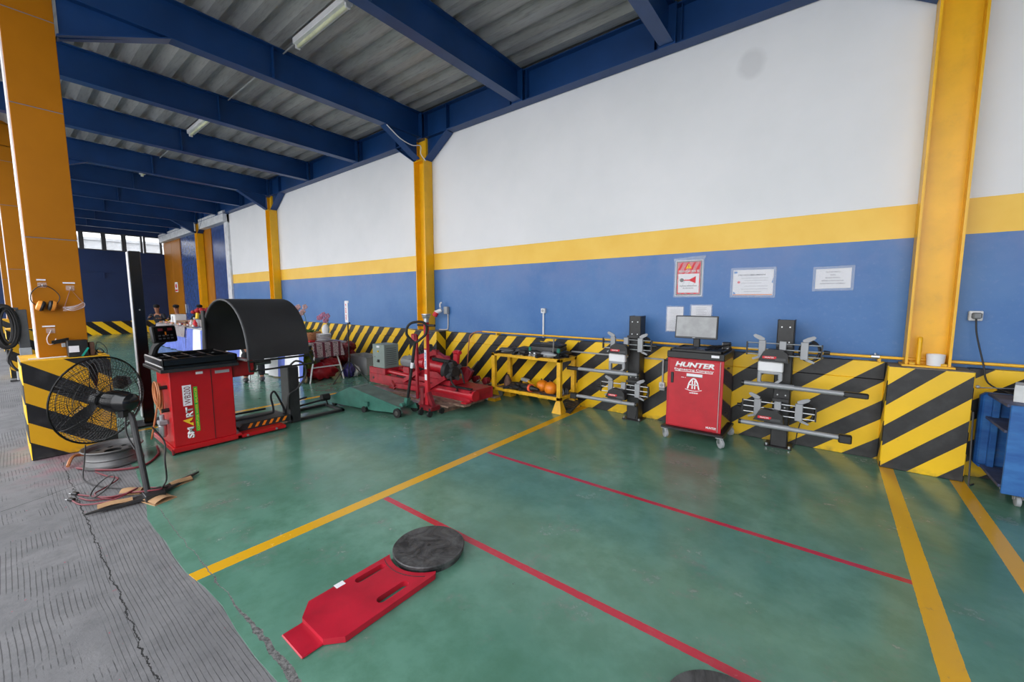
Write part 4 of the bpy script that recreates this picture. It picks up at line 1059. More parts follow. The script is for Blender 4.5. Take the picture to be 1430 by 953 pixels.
for sx, sy in ((-.03, -.1), (.15, -.1), (-.1, .12), (.14, .12)):
    b = B(); b.cyl((px+sx-.015, py+sy, .04), (px+sx+.015, py+sy, .04), .04, n=16); b.bar((px+sx, py+sy, .05), (px+sx*.8, py+sy*.8, .1), .02, .03); b.build('castor', BLACKM, r)
b = B(); b.box(-4.68, -4.64, 3.7, 3.74, .114, 1.05, .006); b.box(-4.77, -4.64, 3.7, 3.74, .96, 1.06, .015); o = b.build('red_lift_post', REDW)
tag(o, 'second red post with a bent top just left behind the tall red jack', 'post')

# ------------------------------------------------------------------ wheel balancer
r = thing('wheel_balancer', 'red wheel balancing machine with black wheel hood and white lettering', 'wheel balancer', (-5.4, 1.5, 0))
b = B(); b.box(-5.86, -5.055, .995, 1.6, .02, .075, .006); b.box(-5.2, -5.055, 1.55, 2.06, .02, .06, .006); b.build('base_plate', RED, r)
b = B(); b.cyl((-5.075, .99, .03), (-5.075, 1.0, .03), .03, n=14); b.build('levelling_foot', DKRED, r)
for yy in (1.65, 1.95):
    b = B(); b.cyl((-5.057, yy, .04), (-5.045, yy, .04), .012, n=8); b.build('bolt', SILVER, r)
b = B(); b.box(-5.57, -5.07, 1.01, 1.55, .075, .85, .006); body = b.build('cabinet', RED, r)
b = B(); b.box(-5.069, -5.066, 1.352, 1.357, .08, .83); b.build('panel_seam', BLACK, body)
xF = -5.0685
RY = (0, 1, 0)
# vertical lettering reads bottom to top
lettering('SM', 'brand_lettering', LETW, body, (xF, 1.175, .14), (0, 0, 1), (0, -1, 0), .055, .115, bold=.05, align='LEFT')
lettering('RT', 'brand_lettering', LETW, body, (xF, 1.175, .36), (0, 0, 1), (0, -1, 0), .055, .105, bold=.05, align='LEFT')
b = B(); b.prism([(1.175, .265), (1.09, .335), (1.175, .35), (1.16, .32), (1.145, .32), (1.15, .3), (1.175, .3)], 'x', xF-.001, xF+.0015); b.build('yellow_letter_mark', YPRT, body)
b = B(); b.box(xF-.001, xF+.001, 1.105, 1.178, .48, .69); b.build('model_plate', PAPER, body)
lettering('WB200', 'model_lettering', DKRED, body, (xF+.001, 1.168, .495), (0, 0, 1), (0, -1, 0), .05, .18, bold=.0, align='LEFT')
b = B(); b.box(xF-.001, xF+.0005, 1.195, 1.228, .2, .665); b.build('green_strip', paint('bright_green_print', rgb(40, 170, 50), .5), body)
lettering('COMPUTER WHEEL BALANCER', 'strip_lettering', YPRT, body, (xF+.0006, 1.222, .21), (0, 0, 1), (0, -1, 0), .018, .445, align='LEFT')
b = B(); b.box(xF-.001, xF+.001, 1.225, 1.285, .79, .815); b.build('asset_label', PAPER, body)
b = B(); b.box(xF-.001, xF+.001, 1.39, 1.52, .775, .805); b.build('grey_label', LGREY, body)
b = B(); b.box(-5.57, -5.12, 1.55, 1.78, .70, .87, .01); b.build('spindle_housing', paint('shaded_red_housing', rgb(150, 18, 22), .4), r)
b = B(); b.cyl((-5.3, 1.78, .8), (-5.3, 2.02, .8), .022, n=14); b.lathe((-5.3, 1.82, .8), (0, 1, 0), [(0, .09), (.02, .09), (.03, .04)], 20); b.build('spindle', STEEL, r)
# tray with compartments
b = B()
b.box(-5.72, -5.0, .95, 1.585, .855, .91, .012)
for q in ((-5.72, -5.0, .95, .98), (-5.72, -5.0, 1.555, 1.585), (-5.72, -5.69, .95, 1.585), (-5.03, -5.0, .95, 1.585)): b.box(q[0], q[1], q[2], q[3], .905, .975, .01)
for yy in (1.1, 1.25, 1.4): b.box(-5.7, -5.02, yy-.008, yy+.008, .905, .965, .004)
b.box(-5.35, -5.33, .97, 1.57, .905, .968, .004)
b.build('weight_tray', BLACKG, r)
b = B(); b.box(-5.0, -4.985, .94, 1.59, .845, .875, .004); b.box(-5.72, -4.985, .935, .95, .845, .875, .004); b.build('tray_lip', BLACKM, r)
random.seed(4)
wt = B()
for k in range(16):
    x, y = random.uniform(-5.6, -5.1), random.uniform(1.0, 1.5); wt.M = Matrix.Translation((x, y, .91+.02*random.random())) @ Matrix.Rotation(random.random()*3, 4, 'Z'); wt.box(-.02, .02, -.006, .006, 0, .012, .003)
o = wt.build('wheel_weights', SILP); tag(o, 'loose small grey wheel weights lying in the black tray', 'wheel weights'); o['kind'] = 'stuff'
# display
b = B(); b.M = Matrix.Translation((-5.5, 1.085, 1.19)) @ Matrix.Rotation(math.radians(28), 4, 'Z') @ Matrix.Rotation(math.radians(-8), 4, 'Y') @ Matrix.Scale(1.1, 4)
DM = b.M.copy(); b.box(-.02, .02, -.115, .115, -.08, .08, .018, 2); dp = b.build('display_unit', BLACK, r)
b = B(); b.M = DM; b.box(.02, .022, -.1, .1, -.068, .068); b.build('display_face', BLACKG, dp)
b = B(); b.M = DM
for y0, y1 in ((-.065, -.02), (.025, .07)): b.box(.0222, .023, y0, y1, .03, .055)
b.build('red_digits', paint('unlit_red_digits', rgb(110, 26, 34), .4), dp)
b = B(); b.M = DM
for k in range(4):
    for j in range(2): b.box(.0222, .0232, -.07+k*.038, -.046+k*.038, -.05+j*.028, -.036+j*.028)
b.build('keypad', DGREY, dp)
b = B(); b.M = DM; b.box(.0222, .0232, -.005, .008, -.01, .02); b.build('orange_mark', ORANGEP, dp)
b = B(); b.tube([(-5.53, 1.08, 1.12), (-5.58, 1.03, 1.06), (-5.6, 1.0, .97)], .035, 10); b.build('display_neck', BLACK, r)
# wheel hood: arched guard, open towards the camera side
hx, hz, hw, hh = -5.45, .90, .57, .66
def hood_pt(a, y, k=1.0): return (hx+hw*k*math.cos(a)*(1 if math.cos(a) < 0 else 1.0), y, hz+hh*k*(max(0, math.sin(a))**.85))
y0h, y1h = 1.60, 2.27; HR = Matrix.Translation((-5.5, 1.6, 0)) @ Matrix.Rotation(math.radians(5), 4, 'Z') @ Matrix.Translation((5.5, -1.6, 0))
b = B()
N = 28
for th in (1.0, .975):
    pass
A0 = [hood_pt(PI*i/N, y0h) for i in range(N+1)]; A1 = [hood_pt(PI*i/N, y1h) for i in range(N+1)]
I0 = [hood_pt(PI*i/N, y0h, .972) for i in range(N+1)]; I1 = [hood_pt(PI*i/N, y1h-.012, .972) for i in range(N+1)]
b.M = HR; VA0 = [b._v(p) for p in A0]; VA1 = [b._v(p) for p in A1]; VI0 = [b._v(p) for p in I0]; VI1 = [b._v(p) for p in I1]
for i in range(N):
    b.face([VA0[i], VA0[i+1], VA1[i+1], VA1[i]]); b.face([VI0[i], VI1[i], VI1[i+1], VI0[i+1]]); b.face([VA0[i], VI0[i], VI0[i+1], VA0[i+1]])
for e in (0, N): b.face([VA0[e], VA1[e], VI1[e], VI0[e]])
b.face(VA1); b.face(VI1)
HOODM = paint('matt_black_hood', rgb(38, 38, 40), .5, var=.15, scale=3)
hd = b.build('wheel_hood', HOODM, r, sharp=40)
b = B(); b.M = HR; b.tube([hood_pt(PI*i/20, y0h-.004, .988) for i in range(21)], .012, 8, False); b.build('hood_rim', DGREY, hd)
b = B(); b.M = HR; b.cyl((hx+hw-.02, y0h, hz-.02), (hx+hw-.02, y1h, hz-.02), .012, n=10); b.cyl((hx+hw-.05, y0h+.02, hz-.13), (hx+hw-.05, y1h+.08, hz-.13), .011, n=10)
b.cyl((hx+hw-.02, y1h, hz), (hx+hw-.04, y1h+.08, hz-.13), .011, n=10); b.cyl((hx+hw-.02, y0h, hz), (hx+hw-.05, y0h+.02, hz-.13), .011, n=10); b.build('hood_frame', BLACKM, hd)
b = B(); b.M = HR; b.cyl((-5.9, 1.58, .86), (-5.9, 1.58, 1.42), .024, n=12); b.build('hood_arm', BLACKM, r)
b = B(); b.M = HR; b.cyl((-5.9, 1.57, .93), (-4.88, 1.57, .905), .014, n=10); b.build('hood_cross_tube', SILVER, r)
# wheel lift: platform, column, roller frame
b = B(); b.box(-5.7, -5.24, 1.62, 2.2, .06, .10, .006); lf = b.build('lift_platform', BLACKM, r)
b = B(); b.prism([(1.62, .1), (1.66, .135), (2.17, .135), (2.2, .1), (2.2, .06), (1.62, .06)], 'x', -5.24, -5.2); b.build('platform_skirt', BLACKM, lf)
b = B()
for k in range(6):
    y = 1.7+.075*k; b.prism([(y, .075), (y+.03, .075), (y+.06, .125), (y+.03, .125)], 'x', -5.2, -5.198)
b.build('orange_stripes', ORANGEP, lf)
b = B(); b.box(-5.42, -5.2, 2.17, 2.30, .02, .72, .008); b.build('lift_column', BLACKM, r)
b = B(); b.tube([(-5.3, 2.24, .72), (-5.27, 2.3, .78), (-5.2, 2.37, .74), (-5.15, 2.36, .6), (-5.17, 2.26, .45), (-5.18, 2.16, .38), (-5.19, 2.15, .2)], .012, 8); b.build('air_hose', BLACKM, r)
b = B()
for z in (.55, .27): b.cyl((-5.3, 2.3, z), (-5.28, 2.42, z+.02), .012, n=8)
b.build('side_peg', BLACKM, r)
b = B(); b.tube([(-5.32, 1.62, .16), (-5.32, 1.98, .16), (-5.32, 2.03, .2), (-5.32, 2.01, .36), (-5.32, 2.03, .42), (-5.32, 2.07, .4), (-5.32, 2.16, .16), (-5.32, 2.14, .12)], .012, 8)
b.tube([(-5.62, 1.62, .16), (-5.62, 2.05, .16)], .012, 8, False); b.build('wheel_cradle', BLACKM, r)
b = B(); b.box(-5.32, -5.26, 2.28, 2.92, .0, .035, .004); b.box(-5.78, -5.72, 2.2, 2.92, .0, .035, .004); b.box(-5.78, -5.26, 2.88, 2.92, .0, .035, .004)
b.cyl((-5.6, 2.3, .1), (-5.64, 2.9, .13), .014, n=10); b.build('roller_frame', BLACKM, r)
b = B(); b.cyl((-5.66, 2.8, .15), (-5.66, 2.91, .15), .05, n=18); b.cyl((-5.66, 2.86, .15), (-5.66, 2.89, .03), .012, n=8); b.build('roller', RUBBER, r)
# coiled hose on its side, air filter
h = thing('coiled_air_hose', 'coil of tan air hose hanging on the left side of the red balancer', 'hose', (-5.3, .98, .6))
b = B(); random.seed(8)
for k in range(7):
    cx, cz = -5.25+.012*math.sin(k*2), .56+.01*k; rx, rz = .07+.005*k, .15-.006*k
    b.tube([(cx+rx*math.cos(a), .97-.006*k, cz+rz*math.sin(a)) for a in [j*PI/7 for j in range(14)]], .0075, 6, closed=True)
b.tube([(-5.3, .95, .5), (-5.34, .93, .35), (-5.42, .9, .12)], .009, 6); b.build('hose_loops', HOSE, h)
b = B(); b.cyl((-5.17, 1.01, .68), (-5.17, .95, .68), .02, n=12); b.cyl((-5.16, 1.01, .45), (-5.16, .95, .45), .02, n=12); b.build('peg', BLACK, h)
h = thing('air_filter_unit', 'small clear air filter with fittings low on the side of the red balancer', 'air filter', (-5.2, .96, .3))
b = B(); b.lathe((-5.22, .96, .17), (0, 0, 1), [(0, .02), (.02, .032), (.12, .034), (.13, .025)], 14); b.build('bowl', SILVER, h)
b = B(); b.box(-5.26, -5.18, .925, 1.0, .3, .345, .006); b.cyl((-5.22, .96, .34), (-5.22, .96, .4), .02, n=12); b.build('regulator_body', SILP, h)

# ------------------------------------------------------------------ black lift post behind
r = thing('lift_post', 'tall narrow black post standing behind the balancer tray', 'post', (-6.6, 1.1, 0))
b = B(); b.box(-6.72, -6.6, 1.045, 1.15, .02, 2.13, .006); b.build('post_shaft', BLACKG, r)
b = B(); b.box(-6.71, -6.605, 1.035, 1.045, .1, 2.12, .002); b.build('reflection_strip', SILVER, r)  # silver strip in place of the outdoor light reflected on this side
b = B(); b.box(-6.85, -6.5, .95, 1.3, 0, .02, .003); b.build('foot', BLACKM, r)
b = B(); b.box(-6.6, -6.598, 1.09, 1.105, 1.42, 1.435); b.build('small_label', LGREY, r)
b = B(); b.lathe((-6.3, .86, .62), (1, -.5, .1), [(0, .07), (.12, .08), (.14, .05)], 6); o = b.build('lock_cover', BLACK, r)
marks('red_lettering', DKRED, r, (-6.155, .79, .66), (.45, .9, 0), (0, 0, 1), .018, .09, 6, 5)

# ------------------------------------------------------------------ big pedestal fan
r = thing('pedestal_fan', 'large black industrial pedestal fan seen from behind', 'fan', (-4.12, .65, 0))
fc = Vector((-4.47, .46, .77)); ax = Vector((math.cos(math.radians(33)), math.sin(math.radians(33)), -.06)).normalized()
u_ = Vector((0, 0, 1)); u_ = (u_-ax*ax.dot(u_)).normalized(); w_ = ax.cross(u_)
R_ = .335
def fp(rho, phi, d): return fc+(u_*math.cos(phi)+w_*math.sin(phi))*rho+ax*d
def guard(sgn, depth, name):
    def prof(t): return R_*t, sgn*depth*(1-t*t)**.5*1.0 if t < 1 else 0
    b = B(); NS = 72
    for k in range(NS):
        ph = 2*PI*k/NS; pts = []
        for j in range(8):
            t = .22+.78*j/7; rho = R_*t; d = sgn*depth*math.sqrt(max(0, 1-t**2.6))
            pts.append(fp(rho, ph+.32*sgn*(1-t), d))
        b.tube(pts, .0016, 3, False, cap=False)
    for t in [.22+.78*j/15 for j in range(1, 15)]:
        d = sgn*depth*math.sqrt(max(0, 1-t**2.6)); b.tube([fp(R_*t, 2*PI*j/40, d) for j in range(40)], .0013, 3, False, closed=True)
    g = b.build(name, BLACK, r)
    b = B()
    for t, rr in ((.22, .003), (.48, .0025), (.72, .0025), (1, .007)):
        d = sgn*depth*math.sqrt(max(0, 1-t**2.6))
        b.tube([fp(R_*t, 2*PI*j/40, d) for j in range(40)], rr, 6, False, closed=True)
    for k in range(6):
        ph = 2*PI*k/6; b.tube([fp(R_*t, ph, sgn*depth*math.sqrt(max(0, 1-t**2.6))) for t in (.2, .4, .6, .8, .93, 1)], .003, 6)
    b.build('guard_ring', BLACK, g)
guard(1, .10, 'rear_guard'); guard(-1, .085, 'front_guard')
for k in range(3):
    b = B()
    def bl(u, v, k=k):
        rho = .05+(R_-.035-.05)*u; ph = 2*PI*k/3+.15+(-.22+.44*v)*(.55+.45*math.sin(PI*(.15+.8*u))); return fp(rho, ph, .0+.045*(v-.5)*(1.2-u*.4))
    b.sheet(bl, 8, 6); b.build('blade', paint('fan_blade', rgb(34, 34, 36), .45), r, solid=.003)
b = B(); b.lathe(fc, ax, [(-.05, .02), (-.04, .05), (.02, .055), (.03, .03)], 20); b.build('blade_hub', BLACK, r)
b = B(); b.lathe(fc, ax, [(.07, .05), (.09, .078), (.13, .085), (.2, .083), (.24, .07), (.27, .068), (.29, .05), (.3, .02)], 24); mt = b.build('motor_housing', BLACKG, r)
b = B(); p = fc+ax*.2; b.bar(p-Vector((0, 0, .07)), p-Vector((0, 0, .12)), .06, .05, tuple(ax)); b.build('tilt_bracket', BLACK, r)
pb = Vector((-4.10, .63, .05)); pt = fc+ax*.2+Vector((0, .03, -.1))
b = B(); b.tube([pt, pt+(pb-pt)*.08+ax*.015, pb], .02, 10, False); b.build('pole', BLACKM, r)
b = B(); b.tube([pt+Vector((.0, -.02, 0)), pt+Vector((.01, -.03, -.15)), pt+(pb-pt)*.45+Vector((0, -.015, 0))], .007, 6); b.build('oscillation_rod', BLACKM, r)
b = B(); b.box(-4.15, -4.0, .60, .72, .012, .06, .004); b.build('base_block', BLACKM, r)
for q, wd in (((-4.12, .29), .055), ((-4.37, 1.02), .055)):
    b = B(); v = Vector((q[0], q[1], .02)); c = Vector((-4.1, .66, .035)); t = (v-c).normalized(); s_ = t.cross(Vector((0, 0, 1)))
    A = [b._v(p) for p in (c+s_*wd, c-s_*wd, c-s_*wd-Vector((0, 0, .022)), c+s_*wd-Vector((0, 0, .022)))]; D = [b._v(p) for p in (v+s_*.006, v-s_*.006, v-s_*.006-Vector((0, 0, .012)), v+s_*.006-Vector((0, 0, .012)))]
    b.face(A); b.face(D[::-1]); b.bridge(A, D); b.build('base_leg', BLACKM, r)
for i, (x, y, a, w1, d1, z, lb) in enumerate(((-4.13, .45, 1.45, .19, .05, .012, 'cardboard strip on the left leg of the fan base'), (-4.02, .68, .3, .17, .15, .0, 'cardboard piece under the fan base block'),
      (-4.24, .86, 1.9, .16, .07, .0, 'folded cardboard under the right leg of the fan base'), (-4.34, .58, .9, .14, .09, .0, 'cardboard piece behind the fan base'))):
    b = B(); b.M = Matrix.Translation((x, y, z)) @ Matrix.Rotation(a, 4, 'Z')
    b.box(-w1/2, w1/2, -d1/2, d1/2, 0, .006)
    b.sheet(lambda u, v: (-w1/2+w1*u, d1*(-.5+.9*v), .02+.022*math.sin(PI*v)+.005*math.sin(5*u)) , 6, 6)
    tag(b.build('cardboard_piece', CARD, solid=.0015), lb, 'cardboard', 'cardboard pieces under the fan')
random.seed(21)
def cable(pts, rad, m, nm, label, cat='cable'):
    b = B(); b.tube(pts, rad, 6); return tag(b.build(nm, m), label, cat)
cable([(-4.6, .30, .012), (-4.45, .38, .012), (-4.3, .45, .03), (-4.22, .54, .05), (-4.1, .62, .07), (-4.05, .7, .07), (-4.2, .72, .03), (-4.35, .62, .012), (-4.3, .45, .012), (-4.5, .38, .012), (-4.6, .45, .012), (-4.75, .55, .012), (-4.9, .5, .012), (-5.1, .45, .012)], .006, CABLER, 'extension_cable', 'dark red extension cable looping over the fan base')
cable([(-4.5, .26, .01), (-4.35, .3, .01), (-4.2, .42, .035), (-4.18, .52, .06), (-4.28, .6, .05), (-4.3, .5, .02), (-4.38, .36, .01), (-4.52, .3, .01)], .006, CABLER, 'extension_cable', 'second dark red cable lying left of the fan base')
cable([(-4.42+.11*math.cos(a), .42+.07*math.sin(a), .03+.06*(1+math.sin(a))) for a in [k*PI/5 for k in range(11)]], .005, CABLEB, 'cable_loop', 'black cable loop standing up left of the fan base')
cable([(-5.0, .40, .3), (-4.98, .38, .15), (-4.9, .36, .03), (-4.7, .42, .01), (-4.5, .52, .01), (-4.35, .62, .01)], .005, CABLEB, 'power_cable', 'thin black cable running from the rim to the fan base')
cable([(-4.15, .70, .55), (-4.12, .76, .42), (-4.05, .74, .3), (-4.05, .74, .14), (-4.08, .72, .07), (-4.2, .78, .02)], .006, CABLEB, 'power_cable', 'black cable hanging off the fan pole on its right')
cable([(-5.45, .31, .02), (-5.6, .36, .06), (-5.68, .45, .03), (-5.5, .52, .02)], .014, HOSE, 'hose_end', 'brown hose end curling out left of the steel rim', 'hose')
cable([(-5.35, .36, .012), (-5.15, .47, .012), (-5.0, .6, .012), (-4.95, .75, .012), (-5.2, .9, .012), (-5.5, .95, .012)], .01, CABLER, 'red_air_hose', 'dark red hose lying around the foot of the steel rim', 'hose')
for i, x in enumerate((-4.5, -4.62)):
    t = thing('cable_plug', ['black plug on the concrete at the end of the nearer cable', 'black plug on the concrete at the end of the farther cable'][i], 'plug', (x-.02, .26+.03*i, 0), .5, 'black plugs on the concrete')
    b = B(); b.box(-.035, .02, -.014, .014, 0, .024, .006); b.build('plug_body', BLACK, t, local=True)
    b = B(); b.cyl((-.055, -.008, .012), (-.035, -.008, .012), .003, n=6); b.cyl((-.055, .008, .012), (-.035, .008, .012), .003, n=6); b.build('pin', SILVER, t, local=True)

# ------------------------------------------------------------------ steel wheel rim lying flat
r = thing('truck_wheel', 'bare grey steel truck wheel lying flat on the floor beneath the fan', 'wheel rim', (-5.3, .62, 0))
rc = (-5.32, .60, 0); WK = .83
RIM = paint('grey_rim_steel', rgb(104, 104, 104), .45, .5, var=.2, scale=8, dirt=.2)
b = B(); b.lathe(rc, (0, 0, 1), [(.002, .24), (.01, .262), (.022, .262), (.03, .235), (.075, .225), (.09, .232), (.105, .225), (.16, .228), (.172, .25), (.19, .265), (.2, .262), (.2, .25), (.18, .225), (.1, .215), (.02, .22)], 56, cap=False); [setattr(v, 'co', Vector((rc[0]+(v.co.x-rc[0])*WK, rc[1]+(v.co.y-rc[1])*WK, v.co.z*WK))) for v in b.bm.verts]; b.build('barrel', RIM, r)
b = B(); ring_o, n_ = .222, 48
bm = b.bm; es = []
for z in (.135, .145):
    es = []
    Ls = [[(rc[0]+ring_o*math.cos(2*PI*k/n_), rc[1]+ring_o*math.sin(2*PI*k/n_)) for k in range(n_)], [(rc[0]+.075*math.cos(2*PI*k/24), rc[1]+.075*math.sin(2*PI*k/24)) for k in range(24)]]
    for q in range(8):
        a = q*PI/4; Ls.append([(rc[0]+.155*math.cos(a)+.028*math.cos(2*PI*k/12), rc[1]+.155*math.sin(a)+.028*math.sin(2*PI*k/12)) for k in range(12)])
    for Lp in Ls:
        v = [bm.verts.new((p[0], p[1], z)) for p in Lp]
        for i in range(len(v)): es.append(bm.edges.new((v[i], v[(i+1) % len(v)])))
    bmesh.ops.triangle_fill(bm, edges=es, use_beauty=True)
[setattr(v, 'co', Vector((rc[0]+(v.co.x-rc[0])*WK, rc[1]+(v.co.y-rc[1])*WK, v.co.z*WK))) for v in bm.verts]; b.build('disc_plate', RIM, r)

# ------------------------------------------------------------------ blue trolley on the right
r = thing('blue_trolley', 'scuffed blue wooden shelf trolley on castors at the right edge', 'trolley', (1.5, 4.8, 0))
BW = Mat('scuffed_blue_wood', rough=.5); cc = BW.mix(BW.noise(4, 6, .6, sz=3).ramp(.35, .65), rgb(30, 84, 150), rgb(52, 112, 176))
cc = BW.mix(BW.noise(16, 7, .75, sx=.3, off=3).ramp(.6, .7)*.7, cc, rgb(96, 110, 130)); BW.color(cc); BW = BW.m
cx0, cx1, cy0, cy1 = 1.06, 1.75, 4.56, 5.08
b = B(); b.box(cx0+.035, cx1, cy0, cy0+.022, .10, .775, .004); b.build('front_panel', BW, r)
b = B(); b.box(cx0-.02, cx1, cy1-.02, cy1, .14, .78, .03); b.build('rear_panel', BW, r)
b = B(); b.box(cx1-.02, cx1, cy0, cy1, .1, .775, .004); b.build('end_panel', BW, r)
for z in (.14, .56, .755):
    b = B(); b.box(cx0+.02, cx1-.02, cy0+.022, cy1-.02, z, z+.022, .003); b.build('shelf', paint('worn_shelf_%d' % int(z*100), rgb(72, 80, 110), .6, var=.3, scale=8, dirt=.3), r)
b = B(); b.box(cx0+.05, cx0+.09, cy1-.06, cy1-.02, .16, .76, .003); b.build('corner_post', BW, r)
def castor2(x, y):
    b = B(); b.box(x-.035, x+.035, y-.03, y+.03, .092, .1); b.bar((x-.02, y, .095), (x-.02, y-.02, .05), .004, .05, (0, 1, 0)); b.bar((x+.02, y, .095), (x+.02, y-.02, .05), .004, .05, (0, 1, 0)); f = b.build('castor', LGREY, r)
    b = B(); b.lathe((x-.014, y-.02, .042), (1, 0, 0), [(0, .036), (.003, .042), (.025, .042), (.028, .036)], 20); b.build('wheel', LGREY, f)
for x, y in ((1.2, 4.66), (1.68, 4.66), (1.2, 5.0), (1.68, 5.0)): castor2(x, y)
t = thing('carton_box', 'white carton with a blue corner standing on the blue trolley', 'box', (1.26, 4.8, .777), math.radians(-14))
b = B(); b.box(-.1, .12, -.09, .09, 0, .13, .002); b.build('carton', paint('white_carton', rgb(206, 208, 206), .6), t, local=True)
b = B(); b.box(-.02, .12, -.092, -.09, .005, .05); b.build('blue_corner', SKY_B, t, local=True)
b = B(); b.box(-.102, -.1, -.06, .04, .03, .1); b.build('side_print', LGREY, t, local=True)
t = thing('thin_stand', 'thin dark metal stand leaning beside the striped plinth and trolley', 'stand', (1.03, 4.98, 0))
b = B(); b.cyl((1.01, 4.95, .0), (.99, 4.955, .62), .006, n=8); b.cyl((1.0, 4.9, .006), (1.04, 4.97, .006), .006, n=8); b.build('rod', DGREY, t)
b = B(); b.cyl((1.015, 4.96, .83), (1.4, 5.1, .84), .004, n=6); b.ball((1.0, 4.962, .835), .014, 10, 6); b.build('wire_hook', SILP, t)
# ------------------------------------------------------------------ people
def skin(name, nodes, edges, mat, parent, sub=2):
    me = bpy.data.meshes.new(name); me.from_pydata([n[0] for n in nodes], edges, []); o = bpy.data.objects.new(name, me); C.objects.link(o)
    m = o.modifiers.new('Skin', 'SKIN')
    for i, n in enumerate(nodes):
        r = n[1]; sv = me.skin_vertices[0].data[i]; sv.radius = r if isinstance(r, tuple) else (r, r); sv.use_root = (i == 0)
    m.use_smooth_shade = True; s = o.modifiers.new('Sub', 'SUBSURF'); s.levels = sub; s.render_levels = sub
    dg = bpy.context.evaluated_depsgraph_get(); dg.update()
    m2 = bpy.data.meshes.new_from_object(o.evaluated_get(dg)); bpy.data.objects.remove(o); bpy.data.meshes.remove(me)
    m2.name = name; m2.materials.clear(); m2.materials.append(mat)
    for p in m2.polygons: p.use_smooth = True
    o = bpy.data.objects.new(name, m2); C.objects.link(o); o.parent = parent; return o
def person(loc, rz, label, top, seated=True, cap=True, lean=.08, hands=((.16, .36, .80), (-.16, .36, .80)), trousers=None, seat=.46):
    """local frame: faces +y, feet on z=0"""
    P = thing('person', label, 'person', loc, rz)
    hz = seat+.08 if seated else .92
    hip = (0, 0, hz); chest = (0, lean*.7, hz+.34); neck = (0, lean, hz+.52); head = (0, lean+.03, hz+.66)
    kn = [(s*.12, .42 if seated else .03, (hz if seated else .5)) for s in (-1, 1)]
    an = [(s*.13, .38 if seated else 0, .09) for s in (-1, 1)]
    sh = [(s*.19, lean*.9, hz+.45) for s in (-1, 1)]
    hands = sorted(hands, key=lambda h: h[0])
    el = [tuple((Vector(sh[i])*.5+Vector(hands[i])*.5+Vector(((-1, 1)[i]*.07, -.02, -.1)))) for i in (0, 1)]
    # body: one continuous surface (torso, neck, head, arms, legs)
    N = [(hip, (.13, .1)), ((0, lean*.4, hz+.18), (.12, .09)), (chest, (.14, .1)), (neck, .052), (head, (.075, .09)), ((0, lean+.03, hz+.76), (.06, .07))]
    E_ = [(0, 1), (1, 2), (2, 3), (3, 4), (4, 5)]
    for i in (0, 1):
        b0 = len(N); s = (-1, 1)[i]; w = Vector(hands[i]); e = Vector(el[i])
        N += [(sh[i], .055), (el[i], .038), (tuple(w), .026), (tuple(w+(w-e).normalized()*.07), (.036, .018))]
        E_ += [(2, b0), (b0, b0+1), (b0+1, b0+2), (b0+2, b0+3)]
        b1 = len(N); N += [((s*.1, .03, hz-.03), .085), (kn[i], .055), (an[i], .038), ((an[i][0], an[i][1]+.12, .035), .032)]
        E_ += [(0, b1), (b1, b1+1), (b1+1, b1+2), (b1+2, b1+3)]
    body = skin('body', N, E_, SKIN, P)
    # fingers
    for i in (0, 1):
        w = Vector(hands[i]); d = (w-Vector(el[i])).normalized(); q = d.cross(Vector((0, 0, 1))).normalized()
        for k in range(5):
            off = (k-1.5)*.016 if k < 4 else -.034*(-1, 1)[i]*-1; ln = (.07, .08, .075, .06, .045)[k]
            b = B(); p0 = w+d*(.09 if k < 4 else .04)+q*off; p1 = p0+d*ln*.6+Vector((0, 0, -.008)); p2 = p1+d*ln*.35+Vector((0, 0, -.022))
            b.tube([p0, p1, p2], [.0085, .008, .006], 6, False); b.build('finger' if k < 4 else 'thumb', SKIN, body, local=True)
    # face
    hc = Vector((0, lean+.05, hz+.70))
    b = B(); b.prism([(-.012, hc.z-.015), (.012, hc.z-.015), (.004, hc.z+.03), (-.004, hc.z+.03)], 'y', hc.y+.06, hc.y+.085); b.build('nose', SKIN, body, local=True)
    for s in (-1, 1):
        b = B(); b.ball((s*.03, hc.y+.066, hc.z+.022), (.012, .008, .008), 10, 6); b.build('eye', INK, body, local=True)
        b = B(); b.ball((s*.078, hc.y-.02, hc.z+.005), (.012, .02, .03), 10, 6); b.build('ear', SKIN, body, local=True)
    b = B(); b.ball((0, hc.y+.064, hc.z-.04), (.024, .008, .006), 10, 6); b.build('mouth', DKRED, body, local=True)
    # clothes
    T = [(hip, (.15, .12)), ((0, lean*.4, hz+.18), (.14, .11)), (chest, (.16, .12)), (tuple(Vector(neck)-Vector((0, .0, .05))), .075)]; E2 = [(0, 1), (1, 2), (2, 3)]
    for i in (0, 1):
        b0 = len(T); w = Vector(hands[i]); e = Vector(el[i]); T += [(sh[i], .07), (el[i], .052), (tuple(e.lerp(w, .97)), .036)]; E2 += [(2, b0), (b0, b0+1), (b0+1, b0+2)]
    skin('shirt', T, E2, top, P)
    L_ = [(hip, (.155, .13))]; E3 = []
    for i in (0, 1):
        s = (-1, 1)[i]; b0 = len(L_); L_ += [((s*.1, .04, hz-.03), .1), (kn[i], .074), ((an[i][0], an[i][1], .09), .06)]; E3 += [(0, b0), (b0, b0+1), (b0+1, b0+2)]
    skin('trousers', L_, E3, trousers or CLOTHD, P)
    for i in (0, 1):
        b = B(); a = an[i]; b.ball((a[0], a[1]+.06, .045), (.05, .135, .045), 14, 8); b.build('shoe', DGREY, P, local=True)
    b = B(); b.ball((0, hc.y-.022, hc.z+.05), (.088, .1, .075), 16, 10); h = b.build('hair', HAIR, P, local=True)
